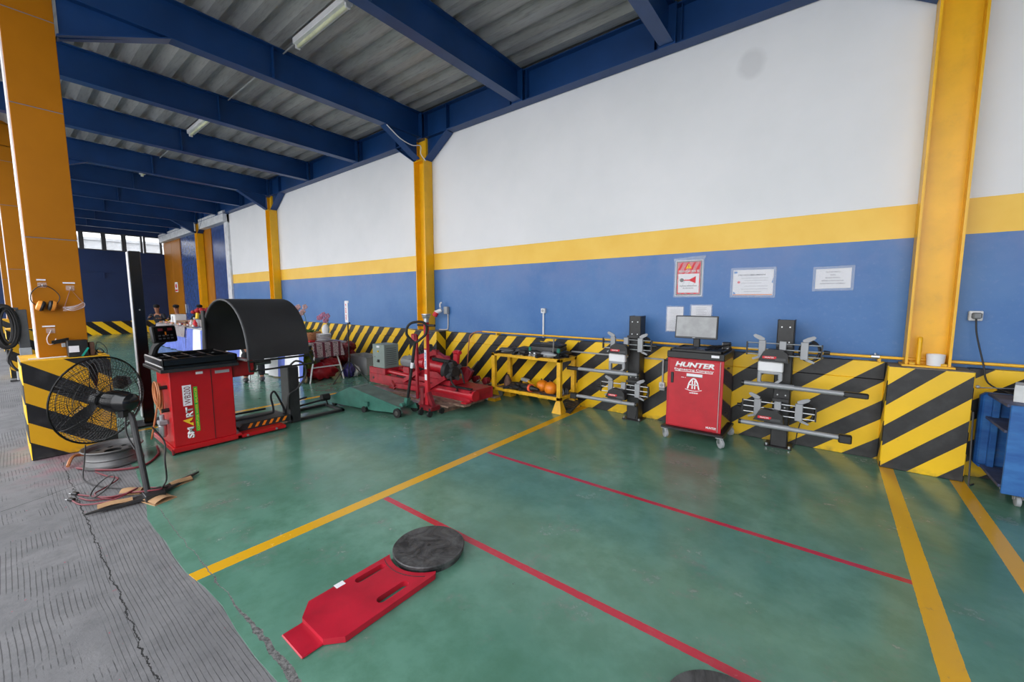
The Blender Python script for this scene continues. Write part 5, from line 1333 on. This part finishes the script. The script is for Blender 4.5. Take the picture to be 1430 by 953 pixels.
    if cap:
        b = B(); b.ball((0, hc.y-.01, hc.z+.075), (.094, .11, .06), 16, 10); b.ball((0, hc.y+.11, hc.z+.06), (.06, .06, .008), 14, 6); b.build('cap', CLOTHD, P, local=True)
    return P
def stool(x, y, label, h=.405):
    t = thing('stool', label, 'stool', (x, y, 0), 0)
    b = B(); b.lathe((x, y, h-.045), (0, 0, 1), [(0, .15), (.02, .17), (.04, .165)], 24); b.build('seat', BLACK, t)
    for k in range(4):
        a = PI/4+k*PI/2; b = B(); b.cyl((x+.1*math.cos(a), y+.1*math.sin(a), h-.045), (x+.17*math.cos(a), y+.17*math.sin(a), 0), .013, n=8); b.build('leg', SILVER, t)

stool(-8.95, 3.1, 'black stool carrying the seated person in front of the blue table cloth', .37)
person((-8.95, 3.12, 0), math.radians(-112), 'person in dark clothes seated on a stool in front of the blue and white cloth', CLOTHD, seat=.42, lean=.02, hands=((.12, .3, .62), (-.12, .3, .62)))
stool(-19.3, 4.3, 'black stool of the person behind the table, beside the red roses')
stool(-20.3, 3.95, 'black stool of the leftmost seated person behind the tables')
stool(-18.85, 4.85, 'black stool of the person behind the white tissue box')
person((-19.3, 4.3, 0), math.radians(-130), 'person in a dark cap and dark shirt seated behind the buffet table, middle one', CLOTHD, lean=.1, hands=((.14, .4, .85), (-.14, .4, .85)))
person((-20.3, 3.95, 0), math.radians(-120), 'person in dark clothes leaning forward at the far end of the buffet, leftmost', CLOTHD2, lean=.22, hands=((.16, .45, .9), (-.14, .42, .84)))
person((-18.85, 4.88, 0), math.radians(-130), 'person in a dark cap seated behind the white tissue box, nearest the red roses', CLOTHD2, lean=.06)

# ------------------------------------------------------------------ buffet tables
def table(x0, x1, y0, y1, label, legs=True):
    t = thing('folding_table', label, 'table', ((x0+x1)/2, (y0+y1)/2, 0), 0, 'folding tables of the buffet row')
    b = B(); b.box(x0, x1, y0, y1, .715, .745, .006); b.build('tabletop', LGREY, t)
    for x in (x0+.1, x1-.1):
        for s in (-1, 1):
            ym = (y0+y1)/2; e = 1 if x > (x0+x1)/2 else -1
            b = B(); b.tube([(x-e*.0, ym+s*.17, .715), (x+e*.01, ym+s*.2, .55), (x+e*.02, ym+s*.27, .3), (x+e*.03, ym+s*.33, .0)], .015, 8); b.build('leg', WHITE, t)
        b = B(); b.cyl((x, (y0+y1)/2-.27, .28), (x, (y0+y1)/2+.27, .28), .012, n=8); b.build('cross_bar', WHITE, t)
    return t
rows = [(-9.25, -7.42), (-11.1, -9.27), (-12.95, -11.12), (-14.78, -12.97), (-16.6, -14.8), (-18.4, -16.62)]
tn = ['folding table with white curved legs at the near end of the buffet row', 'second folding table from the near end, hidden behind the wheel hood',
      'third folding table from the near end, hidden behind the wheel hood', 'folding table under the blue and white cloth left of the wheel hood',
      'folding table under the patterned grey runner', 'folding table at the far end of the buffet row']
for (x0, x1), l in zip(rows, tn): table(x0, x1, 3.46, 4.22, l)
def cloth(x0, x1, label, seed, z1=.752, cols=None):
    """cloth over the top and hanging in folds in front"""
    random.seed(seed); nx = int((x1-x0)*22)
    b = B()
    ph = random.random()*6
    def f(u, v):
        x = x0+(x1-x0)*u
        if v < .3: return (x, 4.2-(4.2-3.44)*(v/.3), z1)
        k = (v-.3)/.7; return (x, 3.44-.045*k-.03*k*math.sin(x*9+ph)-.012*k*math.sin(x*23), z1-.01-(z1-.03)*k)
    g = [[b._v(f(i/nx, j/12)) for j in range(13)] for i in range(nx+1)]
    for i in range(nx):
        x = x0+(x1-x0)*(i+.5)/nx; b.mi = 1 if cols and any(a <= x <= c for a, c in cols) else 0
        for j in range(12): b.face([g[i][j], g[i+1][j], g[i+1][j+1], g[i][j+1]])
    o = b.build('tablecloth', [BLUEC, WHITEC], solid=.003, sharp=80)
    return tag(o, label, 'tablecloth')
cloth(-9.3, -7.5, 'blue cloth with two white panels on the near end table', 2, cols=[(-9.3, -8.62), (-8.3, -7.72)])
cloth(-12.9, -9.35, 'long blue and white cloth on the tables hidden by the wheel hood', 3, cols=[(-12, -11.4), (-10.6, -9.35)])
cloth(-14.75, -12.95, 'blue cloth with one white panel left of the wheel hood', 4, cols=[(-14.15, -13.5)])
cloth(-18.35, -14.82, 'blue cloth under the patterned grey runner', 5)
# runners
RUN = Mat('patterned_runner', rough=.85)
cc = RUN.mix(((RUN.y/.155).fl()).lt(.3), rgb(186, 164, 166), rgb(112, 36, 56)); cc = RUN.mix((RUN.noise(70, 2).gt(.56)), cc, rgb(60, 58, 62)); RUN.color(cc)
RUN2 = Mat('speckled_runner', rough=.85); cc = RUN2.mix(RUN2.noise(30, 4, .8).ramp(.5, .6)*.7, rgb(150, 146, 146), rgb(120, 60, 76)); RUN2.color(cc)
b = B()
def f(u, v):
    y = 3.52+.58*u
    if v < .5: return (-8.6+1.2*(v/.5), y, .757)
    k = (v-.5)/.5; return (-7.395+.02*k+.012*math.sin(20*u)*k, y-.03*k+.07*k, .755-.27*k)
b.sheet(f, 20, 14); tag(b.build('table_runner', RUN.m, solid=.003, sharp=80), 'red and grey striped runner hanging over the near end table edge', 'table runner')
b = B()
def f(u, v):
    x = -18.2+3.35*u
    if v < .5: return (x, 4.1-.67*(v/.5), .758)
    k = (v-.5)/.5; return (x, 3.425-.05*k-.012*math.sin(x*12)*k, .756-.3*k)
b.sheet(f, 60, 12); tag(b.build('table_runner', RUN2.m, solid=.003, sharp=80), 'speckled grey and pink runner on the far tables', 'table runner')

ZT = .762
# plates and basket on the near table
for k in range(6):
    b = B(); z = ZT+.024*k; b.lathe((-7.62, 3.87, z), (0, 0, 1), [(0, .08), (.004, .085), (.016, .13), (.02, .132), (.012, .1), (.006, .07)], 30)
    tag(b.build('dinner_plate', WHITE), 'white plate in the short stack on the near table', 'plate', 'white plates stacked on the near table')
b = B(); b.ball((-7.74, 3.98, ZT+.2), (.06, .075, .11), 18, 12); tag(b.build('white_orchid_pot', WHITE), 'rounded white pot standing behind the plate stack', 'pot')
k_ = thing('wicker_basket', 'wicker basket with green plants on the near table', 'basket', (-7.95, 3.78, ZT))
b = B(); b.lathe((-7.95, 3.78, ZT), (0, 0, 1), [(0, .13), (.02, .15), (.12, .19), (.16, .195), (.165, .18), (.1, .17)], 28); b.build('basket_body', WICKER, k_)
b = B(); random.seed(9)
for i in range(70):
    a, q = random.random()*2*PI, random.random()*.17; x, y = -7.95+q*math.cos(a), 3.78+q*math.sin(a); l = .03+.03*random.random()
    b.bar((x, y, ZT+.14), (x+.03*math.cos(a), y+.03*math.sin(a), ZT+.16+l), .012, .004)
o = b.build('moss_leaves', GREENL, k_); o['kind'] = 'stuff'
def orchid(x, y, z0, h, label, m):
    t = thing('orchid', label, 'flower', (x, y, z0))
    b = B(); b.tube([(x, y, z0), (x+.01, y, z0+h*.6), (x-.05, y-.04, z0+h), (x-.12, y-.1, z0+h*1.02)], .005, 6); b.build('stem', GREENL, t)
    random.seed(int(x*-100))
    for i in range(7):
        c = Vector((x-.0-.1*i/7+random.uniform(-.02, .02), y-.16*i/7, z0+h+random.uniform(-.12, .06)))
        b = B()
        for p in range(5):
            a = p*2*PI/5; b.ball(c+Vector((0.0, .03*math.cos(a), .03*math.sin(a))), (.01, .025, .025), 8, 5)
        b.build('blossom', m, t)
orchid(-7.66, 3.99, ZT+.15, .3, 'pink and white orchid above the plate stack', PINK)
orchid(-8.0, 3.72, ZT+.14, .46, 'pale pink orchid rising from the wicker basket', paint('pale_petals', rgb(214, 176, 176), .6, var=.2, scale=40))
for i, (x, y, c, w) in enumerate(((-7.65, 3.62, RED2, .1), (-7.72, 3.55, PAPER, .08), (-7.95, 3.52, ORANGEP, .1))):
    b = B(); b.box(x-w, x+w, y-.05, y+.05, ZT, ZT+.03, .006)
    tag(b.build('napkin_stack', c), ['red napkin stack before the plates', 'white napkin stack at the table front edge', 'orange packet at the table front edge near the hood'][i], 'napkins')
# roses, tissue boxes, food boxes on the far tables
t = thing('rose_vase', 'big bunch of red roses in glass vases on the far table', 'flowers', (-15.4, 4.0, ZT))
random.seed(12)
b = B()
for s in (-1, 1): b.lathe((-15.4+s*.55, 4.0, ZT), (0, 0, 1), [(0, .08), (.02, .09), (.22, .1), (.23, .09), (.04, .07)], 18)
b.build('glass_vase', GLASS, t)
b = B()
for i in range(26):
    x = -15.4+random.uniform(-.7, .7); b.tube([(-15.4+(.55 if x > -15.4 else -.55), 4.0, ZT+.03), (x, 4.0, ZT+.3+random.random()*.08)], .006, 4, False)
o = b.build('stem', GREENL, t); o['kind'] = 'stuff'
for i in range(34):
    x, y, z = -15.4+random.uniform(-.8, .8), 4.0+random.uniform(-.12, .12), 0
    z = ZT+.36+.14*(1-((x+15.4)/.85)**2)*random.uniform(.3, 1)
    b = B(); b.ball((x, y, z), (.065, .065, .055), 10, 6); b.ball((x, y, z+.02), (.04, .04, .045), 8, 5); b.build('rose_bloom', ROSE, t)
def boxitem(x, y, w, d, h, m, nm, label, cat, grp=None, lid=None):
    t = thing(nm, label, cat, (x, y, ZT), 0, grp)
    b = B(); b.box(x-w/2, x+w/2, y-d/2, y+d/2, ZT, ZT+h, .008); b.build('box_body', m, t)
    if lid: b = B(); b.box(x-w/2-.005, x+w/2+.005, y-d/2-.005, y+d/2+.005, ZT+h, ZT+h+.012, .004); b.build('lid', lid, t)
boxitem(-16.75, 3.72, .5, .3, .3, WHITE, 'tissue_box', 'tall white box beside the roses on the far table', 'box', lid=WHITE)
b = B(); b.box(-16.8, -16.75, 3.565, 3.57, ZT+.05, ZT+.25); tag(b.build('dark_label_card', INK), 'dark label card in front of the tall white box', 'card')
boxitem(-14.4, 3.75, .5, .25, .22, SILVER, 'steel_dispenser', 'shiny steel dispenser left of the wheel hood', 'dispenser', lid=DGREY)
boxitem(-15.0, 3.75, .7, .25, .16, paint('brown_pink_box', rgb(150, 96, 86), .6, var=.3, scale=6), 'snack_box', 'brown pink snack box in the middle of the far tables', 'box', lid=CARD)
boxitem(-15.9, 3.7, 1.0, .25, .12, RUST, 'wooden_tray', 'long brown wooden tray of food below the roses', 'tray', lid=CARD)
boxitem(-13.6, 3.8, .5, .25, .2, CARD, 'carton', 'brown carton close to the wheel hood on the far table', 'box', lid=PAPER)
b = B(); b.lathe((-14.35, 3.55, ZT), (0, 0, 1), [(0, .05), (.12, .055), (.16, .03), (.2, .02), (.22, .02)], 16); tag(b.build('red_bottle', REDP), 'red bottle in front of the steel dispenser', 'bottle')
b = B(); b.lathe((-14.75, 3.56, ZT), (0, 0, 1), [(0, .04), (.12, .045), (.15, .02), (.19, .015)], 14); tag(b.build('white_bottle', WHITE), 'white bottle left of the red bottle', 'bottle')
b = B(); b.prism([(-15.75, ZT+.15), (-15.55, ZT+.15), (-15.45, ZT+.4), (-15.6, ZT+.4)], 'y', 3.9, 3.94); tag(b.build('yellow_card', YPRT), 'yellow folded card standing below the roses', 'card')
random.seed(14)
fm = [CARD, PAPER, RED2, paint('pastry', rgb(190, 130, 92), .7, var=.2), paint('pink_cake', rgb(220, 160, 150), .6)]
for i in range(11):
    x = -17.9+i*.36+random.uniform(-.04, .04); y = 3.52+.05*(i % 2)
    t = thing('food_plate', 'small plate of food along the front edge of the far tables', 'food plate', (x, y, ZT), 0, 'plates of food along the far tables')
    b = B(); b.lathe((x, y, ZT), (0, 0, 1), [(0, .07), (.004, .075), (.018, .12), (.02, .115), (.008, .07)], 20); b.build('plate', WHITE, t)
    for k in range(4):
        b = B(); b.ball((x+.04*math.cos(k*1.6+i), y+.04*math.sin(k*1.6+i), ZT+.04), (.035, .03, .03), 10, 6); b.build('snack', fm[(i+k) % 5], t)
for i in range(6):
    x = -17.6+i*.22; b = B(); b.lathe((x, 3.7+.03*(i % 2), ZT), (0, 0, 1), [(0, .035), (.09, .045), (.092, .04), (.01, .03)], 14)
    tag(b.build('paper_cup', [WHITE, CARD, WHITE, RED2, WHITE, CARD][i]), ['white', 'brown', 'white', 'red', 'white', 'brown'][i]+' paper cup among the cups behind the food plates', 'cup', 'paper cups on the far table' if i not in (3,) else None)
# things under the near table
def blob(name, c, r, m, label, cat, seed=1, grp=None):
    random.seed(seed); b = B(); b.ball((0, 0, 0), 1, 34, 22); ph = [random.random()*6 for _ in range(4)]
    for v in b.bm.verts:
        n = v.co.normalized(); k = .95+.12*math.sin(4*n.x*2+ph[0])*math.cos(3*n.z+ph[3])+.09*math.sin(6*n.y*2+ph[1]+5*n.z)+.06*abs(math.sin(11*n.z+ph[2]+9*n.x))+.04*abs(math.sin(17*n.x+13*n.y+ph[1]))
        v.co = Vector((c[0]+n.x*r[0]*k, c[1]+n.y*r[1]*k, max(.002, c[2]+n.z*r[2]*k)))
    return tag(b.build(name, m, sharp=80), label, cat)
blob('red_bag', (-7.85, 3.9, .14), (.25, .28, .16), RED2, 'red plastic bag on the floor between the white table legs', 'bag', 3)
blob('red_bag', (-7.95, 4.15, .27), (.16, .2, .1), ROSE, 'smaller red bag behind the bigger one under the near table', 'bag', 4)
blob('green_bag', (-8.0, 3.68, .30), (.2, .14, .22), paint('olive_green_bag', rgb(112, 130, 30), .5, var=.25), 'olive green bag under the near table beside the cloth', 'bag', 5)
blob('purple_bag', (-7.55, 4.32, .14), (.14, .1, .14), paint('dark_purple_bag', rgb(52, 44, 100), .5, var=.25), 'dark purple bag under the right legs of the near table', 'bag', 6)
blob('maroon_cloth_heap', (-8.15, 4.45, .40), (.3, .14, .2), DKRED, 'maroon cloth heap behind the near table', 'cloth', 7)
blob('red_round_cushion', (-8.35, 4.8, .52), (.18, .12, .11), DKRED, 'red cushion on top of the heap against the striped wall', 'cushion', 8)
blob('maroon_sack', (-8.35, 4.78, .24), (.24, .14, .24), DKRED, 'maroon sack standing below the red cushion', 'sack', 9)
boxx = thing('grey_carton', 'grey carton under the near table behind the green bag', 'box', (-8.3, 4.05, 0)); b = B(); b.box(-8.45, -8.15, 3.9, 4.2, 0, .52, .01); b.build('carton_body', LGREY, boxx)
b = B(); b.box(-8.45, -8.15, 4.04, 4.06, .52, .523); b.build('tape', WHITE, boxx)
t = thing('grey_tub', 'large light grey plastic tub on the floor by the striped wall', 'tub', (-7.75, 4.85, 0))
b = B(); P_ = []
for z, k in ((0, .86), (.36, 1.0)):
    P_.append([b._v((-7.75+.36*k*sx, 4.82+.2*k*sy, z)) for sx, sy in ((-1, -1), (1, -1), (1, 1), (-1, 1))])
b.face(P_[0][::-1]); b.bridge(P_[0], P_[1]); b.build('tub_body', LGREY, t, solid=.006)
b = B(); 
for q in ((-8.13, -7.37, 4.6, 4.63), (-8.13, -7.37, 5.01, 5.04), (-8.13, -8.1, 4.6, 5.04), (-7.4, -7.37, 4.6, 5.04)): b.box(q[0], q[1], q[2], q[3], .36, .38, .006)
b.build('rim', LGREY, t)
blob('white_bag', (-7.65, 4.45, .1), (.2, .12, .12), WHITE, 'crumpled white plastic bag on the floor in front of the grey tub', 'bag', 11)
# black tripod with a paper sign
t = thing('tripod_sign', 'black tripod with a narrow vertical paper sign in front of the striped wall', 'sign stand', (-7.0, 4.12, 0))
q = Vector((-7.05, 4.05, 0))
b = B(); b.cyl(q+Vector((0, 0, .3)), q+Vector((0, 0, 1.12)), .013, n=10); b.build('pole', BLACK, t)
for a in (.6, 2.7, 4.8):
    b = B(); b.cyl(q+Vector((0, 0, .42)), q+Vector((.36*math.cos(a), .36*math.sin(a), .012)), .01, n=8); b.build('leg', BLACK, t)
b = B(); b.cyl(q+Vector((0, 0, .38)), q+Vector((0, 0, .46)), .025, n=12); b.ball(q+Vector((.05, 0, 1.12)), .02, 10, 6); b.build('collar', BLACK, t)
b = B(); b.box(q.x-.06, q.x+.05, q.y-.02, q.y-.014, 1.13, 1.52, .002); b.box(q.x-.06, q.x+.06, q.y-.014, q.y+.0, 1.49, 1.53, .002); sg = b.build('paper_sign', PAPER, t)
marks('sign_lettering', REDP, sg, (q.x-.0, q.y-.0205, 1.33), (0, 0, 1), (-1, 0, 0), .03, .3, 12, 6)

# ------------------------------------------------------------------ things on the nearest orange pillar and its plinth
xf = -6.148
def tagstrip(y, z, w, label):
    b = B(); b.box(xf, xf+.003, y-w/2, y+w/2, z-.007, z+.007); return tag(b.build('label_strip', PAPER), label, 'label')
tagstrip(.315, 1.745, .06, 'small white label strip above the ear muffs'); tagstrip(.50, 1.72, .085, 'white label strip above the safety goggles'); tagstrip(.33, 1.285, .085, 'white label strip above the lower hook')
def hook(y, z, label):
    t = thing('wall_hook', label, 'hook', (xf, y, z)); b = B(); b.box(xf, xf+.004, y-.03, y+.03, z-.02, z+.03, .001); b.build('clear_plate', VISOR, t)
    b = B(); b.tube([(xf+.002, y, z), (xf+.022, y, z-.005), (xf+.024, y, z+.012)], .003, 6); b.build('hook_wire', SILVER, t)
hook(.318, 1.69, 'clear adhesive hook holding the ear muffs'); hook(.505, 1.665, 'clear adhesive hook holding the goggles'); hook(.34, 1.235, 'clear adhesive hook holding the face strap')
t = thing('ear_muffs', 'orange ear muffs hanging by their thin black headband', 'ear muffs', (xf, .32, 1.5))
b = B(); b.tube([(xf+.02, .29, 1.47), (xf+.025, .235, 1.54), (xf+.025, .25, 1.63), (xf+.022, .318, 1.688), (xf+.025, .385, 1.655), (xf+.03, .425, 1.575), (xf+.03, .395, 1.50)], .0038, 8); b.build('headband', BLACK, t)
for y, a, s in ((.292, .35, 1), (.365, -.25, -1)):
    ax_ = Vector((0, math.cos(a)*s, -math.sin(a)*.9*s*s)).normalized()
    b = B(); b.lathe((xf+.05, y, 1.49), ax_, [(-.03, .025), (-.024, .044), (-.004, .05), (.0, .05)], 22); b.build('ear_cup', paint('orange_cup', rgb(240, 156, 62), .4), t)
    b = B(); b.lathe((xf+.05, y, 1.49), ax_, [(.0, .05), (.012, .052), (.024, .044), (.026, .03)], 22); b.build('cushion', BLACK, t)
t = thing('safety_goggles', 'clear safety goggles hanging by a strap on the orange pillar', 'goggles', (xf, .51, 1.45))
b = B(); b.tube([(xf+.02, .45, 1.475), (xf+.02, .505, 1.66), (xf+.02, .56, 1.56), (xf+.02, .585, 1.52)], .003, 6, False); b.build('strap', paint('mauve_strap', rgb(150, 110, 100), .6), t)
b = B(); b.sheet(lambda u, v: (xf+.015+.035*math.sin(PI*u), .44+.145*u, 1.435+.04*v+.045*u*u+.005*math.sin(PI*u)), 14, 5); b.build('lens', VISOR, t, solid=.002)
b = B(); b.tube([(xf+.02, .44, 1.47), (xf+.05, .5, 1.44), (xf+.03, .585, 1.475), (xf+.03, .585, 1.52), (xf+.05, .52, 1.48), (xf+.02, .44, 1.475)], .003, 6); b.build('goggle_frame', paint('pale_frame', rgb(206, 190, 196), .4), t)
t = thing('face_strap', 'clear loop with a black strap hanging on the orange pillar', 'strap', (xf, .34, 1.2))
b = B(); b.tube([(xf+.02, .34, 1.235), (xf+.02, .31, 1.17), (xf+.02, .315, 1.11), (xf+.02, .345, 1.11), (xf+.02, .37, 1.16)], .0045, 6); b.build('clear_loop', paint('pale_loop', rgb(220, 196, 190), .3), t)
b = B(); b.sheet(lambda u, v: (xf+.02+.01*v, .335+.12*u, 1.1+.04*v+.025*u), 8, 3); b.build('black_strap', BLACK, t, solid=.002)

ZP = .97
b = B(); b.cyl((-6.02, .17, ZP+.01), (-6.02, .42, ZP+.012), .006, n=8); tag(b.build('thin_white_rod', WHITE), 'thin white rod lying along the top of the near striped plinth', 'rod')
t = thing('black_folder_box', 'black box with a white paper label standing on the near striped plinth', 'box', (-6.07, .51, ZP))
b = B(); b.box(-6.12, -6.0, .43, .575, ZP, ZP+.17, .006); b.build('box_body', BLACK, t)
b = B(); b.box(-6.0, -5.9985, .438, .51, ZP+.05, ZP+.115); b.build('paper_label', PAPER, t)
b = B(); b.box(-6.135, -6.11, .40, .43, ZP+.1, ZP+.14, .004); b.build('clasp', LGREY, t)
b = B(); b.bar((-5.995, .525, ZP+.005), (-5.995, .575, ZP+.09), .006, .016, (0, 1, 0)); tag(b.build('teal_stick', paint('teal_plastic', rgb(20, 150, 130), .4)), 'teal stick leaning at the right corner of the black box', 'stick')
b = B(); b.box(-6.1, -6.03, .585, .625, ZP, ZP+.14, .005); tag(b.build('brown_block', RUST), 'brown block beside the black box on the plinth', 'block')
t = thing('cable_bundle', 'tangled black cables with a brass fitting on the plinth beside the brown block', 'cables', (-6.05, .67, ZP))
b = B(); b.tube([(-6.05, .63, ZP+.01), (-6.03, .64, ZP+.13), (-6.03, .68, ZP+.12), (-6.02, .71, ZP+.06), (-6.02, .71, ZP+.01)], .004, 6); b.tube([(-6.08, .63, ZP+.02), (-6.06, .66, ZP+.07), (-6.05, .69, ZP+.03), (-6.09, .66, ZP+.015), (-6.1, .64, ZP+.05)], .005, 6); b.build('cable', CABLEB, t)
b = B(); b.lathe((-6.0, .64, ZP+.012), (0, 1, 0), [(0, .01), (.03, .01), (.03, .006), (.06, .006)], 10); b.build('brass_fitting', YELW, t)

# cable reel stand against the second pillar
t = thing('cable_reel_post', 'grey post with coils of thick black cable hanging on it at the left edge', 'cable stand', (-12.3, .2, 0))
b = B(); b.box(-12.42, -12.3, .26, .40, .5, 1.36, .006); b.box(-12.5, -12.25, .2, .45, 0, .04, .006); b.cyl((-12.36, .32, .04), (-12.36, .32, .5), .04, n=12); b.build('grey_post', DGREY, t)
b = B(); b.box(-12.3, -12.27, .25, .41, .42, .62, .006); b.build('white_box', LGREY, t)
random.seed(6)
b = B()
for k in range(11):
    cy, cz = .12+.008*random.uniform(-1, 1)*4, 1.0; ry, rz_ = .07+.009*k, .30+.012*k
    b.tube([(-12.3+.02*math.cos(k)+.015*k/3, cy+ry*math.cos(a), 1.04+rz_*math.sin(a)) for a in [j*PI/8 for j in range(16)]], .016, 6, closed=True)
b.build('cable_coil', CABLEB, t)
b = B(); b.box(-12.35, -12.28, .0, .3, 1.36, 1.4, .006); b.build('hanger_arm', DGREY, t)
b = B(); b.tube([(-12.2, .16, .62), (-12.1, .1, .4), (-12.1, .2, .2), (-12.05, .25, .05), (-12.1, .1, .02)], .02, 6); b.tube([(-12.2, .1, .6), (-12.05, .15, .3), (-12.0, .3, .1)], .018, 6); b.build('cable_tail', CABLEB, t)
b = B(); b.ball((-12.0, .26, .26), .06, 14, 8); b.box(-12.1, -12.0, .18, .34, .03, .2, .01); b.build('plug', LGREY, t)
t = thing('blue_banner', 'blue and white banner far away at the left edge of the photo', 'banner', (-20.5, -.02, 0))
b = B(); b.box(-20.5, -20.47, -.5, .1, 1.3, 2.4, .004); b.build('banner_sheet', SKY_B, t)
b = B(); b.cyl((-20.52, -.45, 0), (-20.52, -.45, 2.4), .02, n=8); b.cyl((-20.52, .05, 0), (-20.52, .05, 2.4), .02, n=8); b.build('banner_frame', LGREY, t)
b = B(); b.ball((-20.465, -.12, 1.9), (.006, .14, .2), 14, 8); b.build('printed_picture', PAPER, t)
# ------------------------------------------------------------------ light and camera
w = bpy.data.worlds.new('overcast_sky'); bpy.context.scene.world = w; w.use_nodes = True
nt = w.node_tree; bg = nt.nodes['Background']
tc = nt.nodes.new('ShaderNodeTexCoord'); sp = nt.nodes.new('ShaderNodeSeparateXYZ'); nt.links.new(tc.outputs['Generated'], sp.inputs[0])
mr = nt.nodes.new('ShaderNodeMapRange'); nt.links.new(sp.outputs[2], mr.inputs[0]); mr.inputs[1].default_value = 0; mr.inputs[2].default_value = .8
mx = nt.nodes.new('ShaderNodeMix'); mx.data_type = 'RGBA'; nt.links.new(mr.outputs[0], mx.inputs[0])
mx.inputs[6].default_value = (.98, .98, 1.0, 1); mx.inputs[7].default_value = (.90, .94, 1.0, 1)
nt.links.new(mx.outputs[2], bg.inputs[0]); bg.inputs[1].default_value = 1.0

cam = bpy.data.cameras.new('camera'); co = bpy.data.objects.new('camera', cam); C.objects.link(co)
cam.sensor_width = 36; cam.lens = 566/1430*36; cam.clip_start = .05; cam.clip_end = 200
co.location = (0, 0, 1.55); co.rotation_euler = (PI/2-.1016, 0, .6643)
sc = bpy.context.scene; sc.camera = co
sc.view_settings.view_transform = 'Standard'; sc.view_settings.look = 'None'
sc.view_settings.gamma = 1; sc.view_settings.use_curve_mapping = False
sc.view_settings.exposure = 1.92
sc.cycles.use_denoising = True
sc.cycles.max_bounces = 8; sc.cycles.diffuse_bounces = 5; sc.cycles.transparent_max_bounces = 12
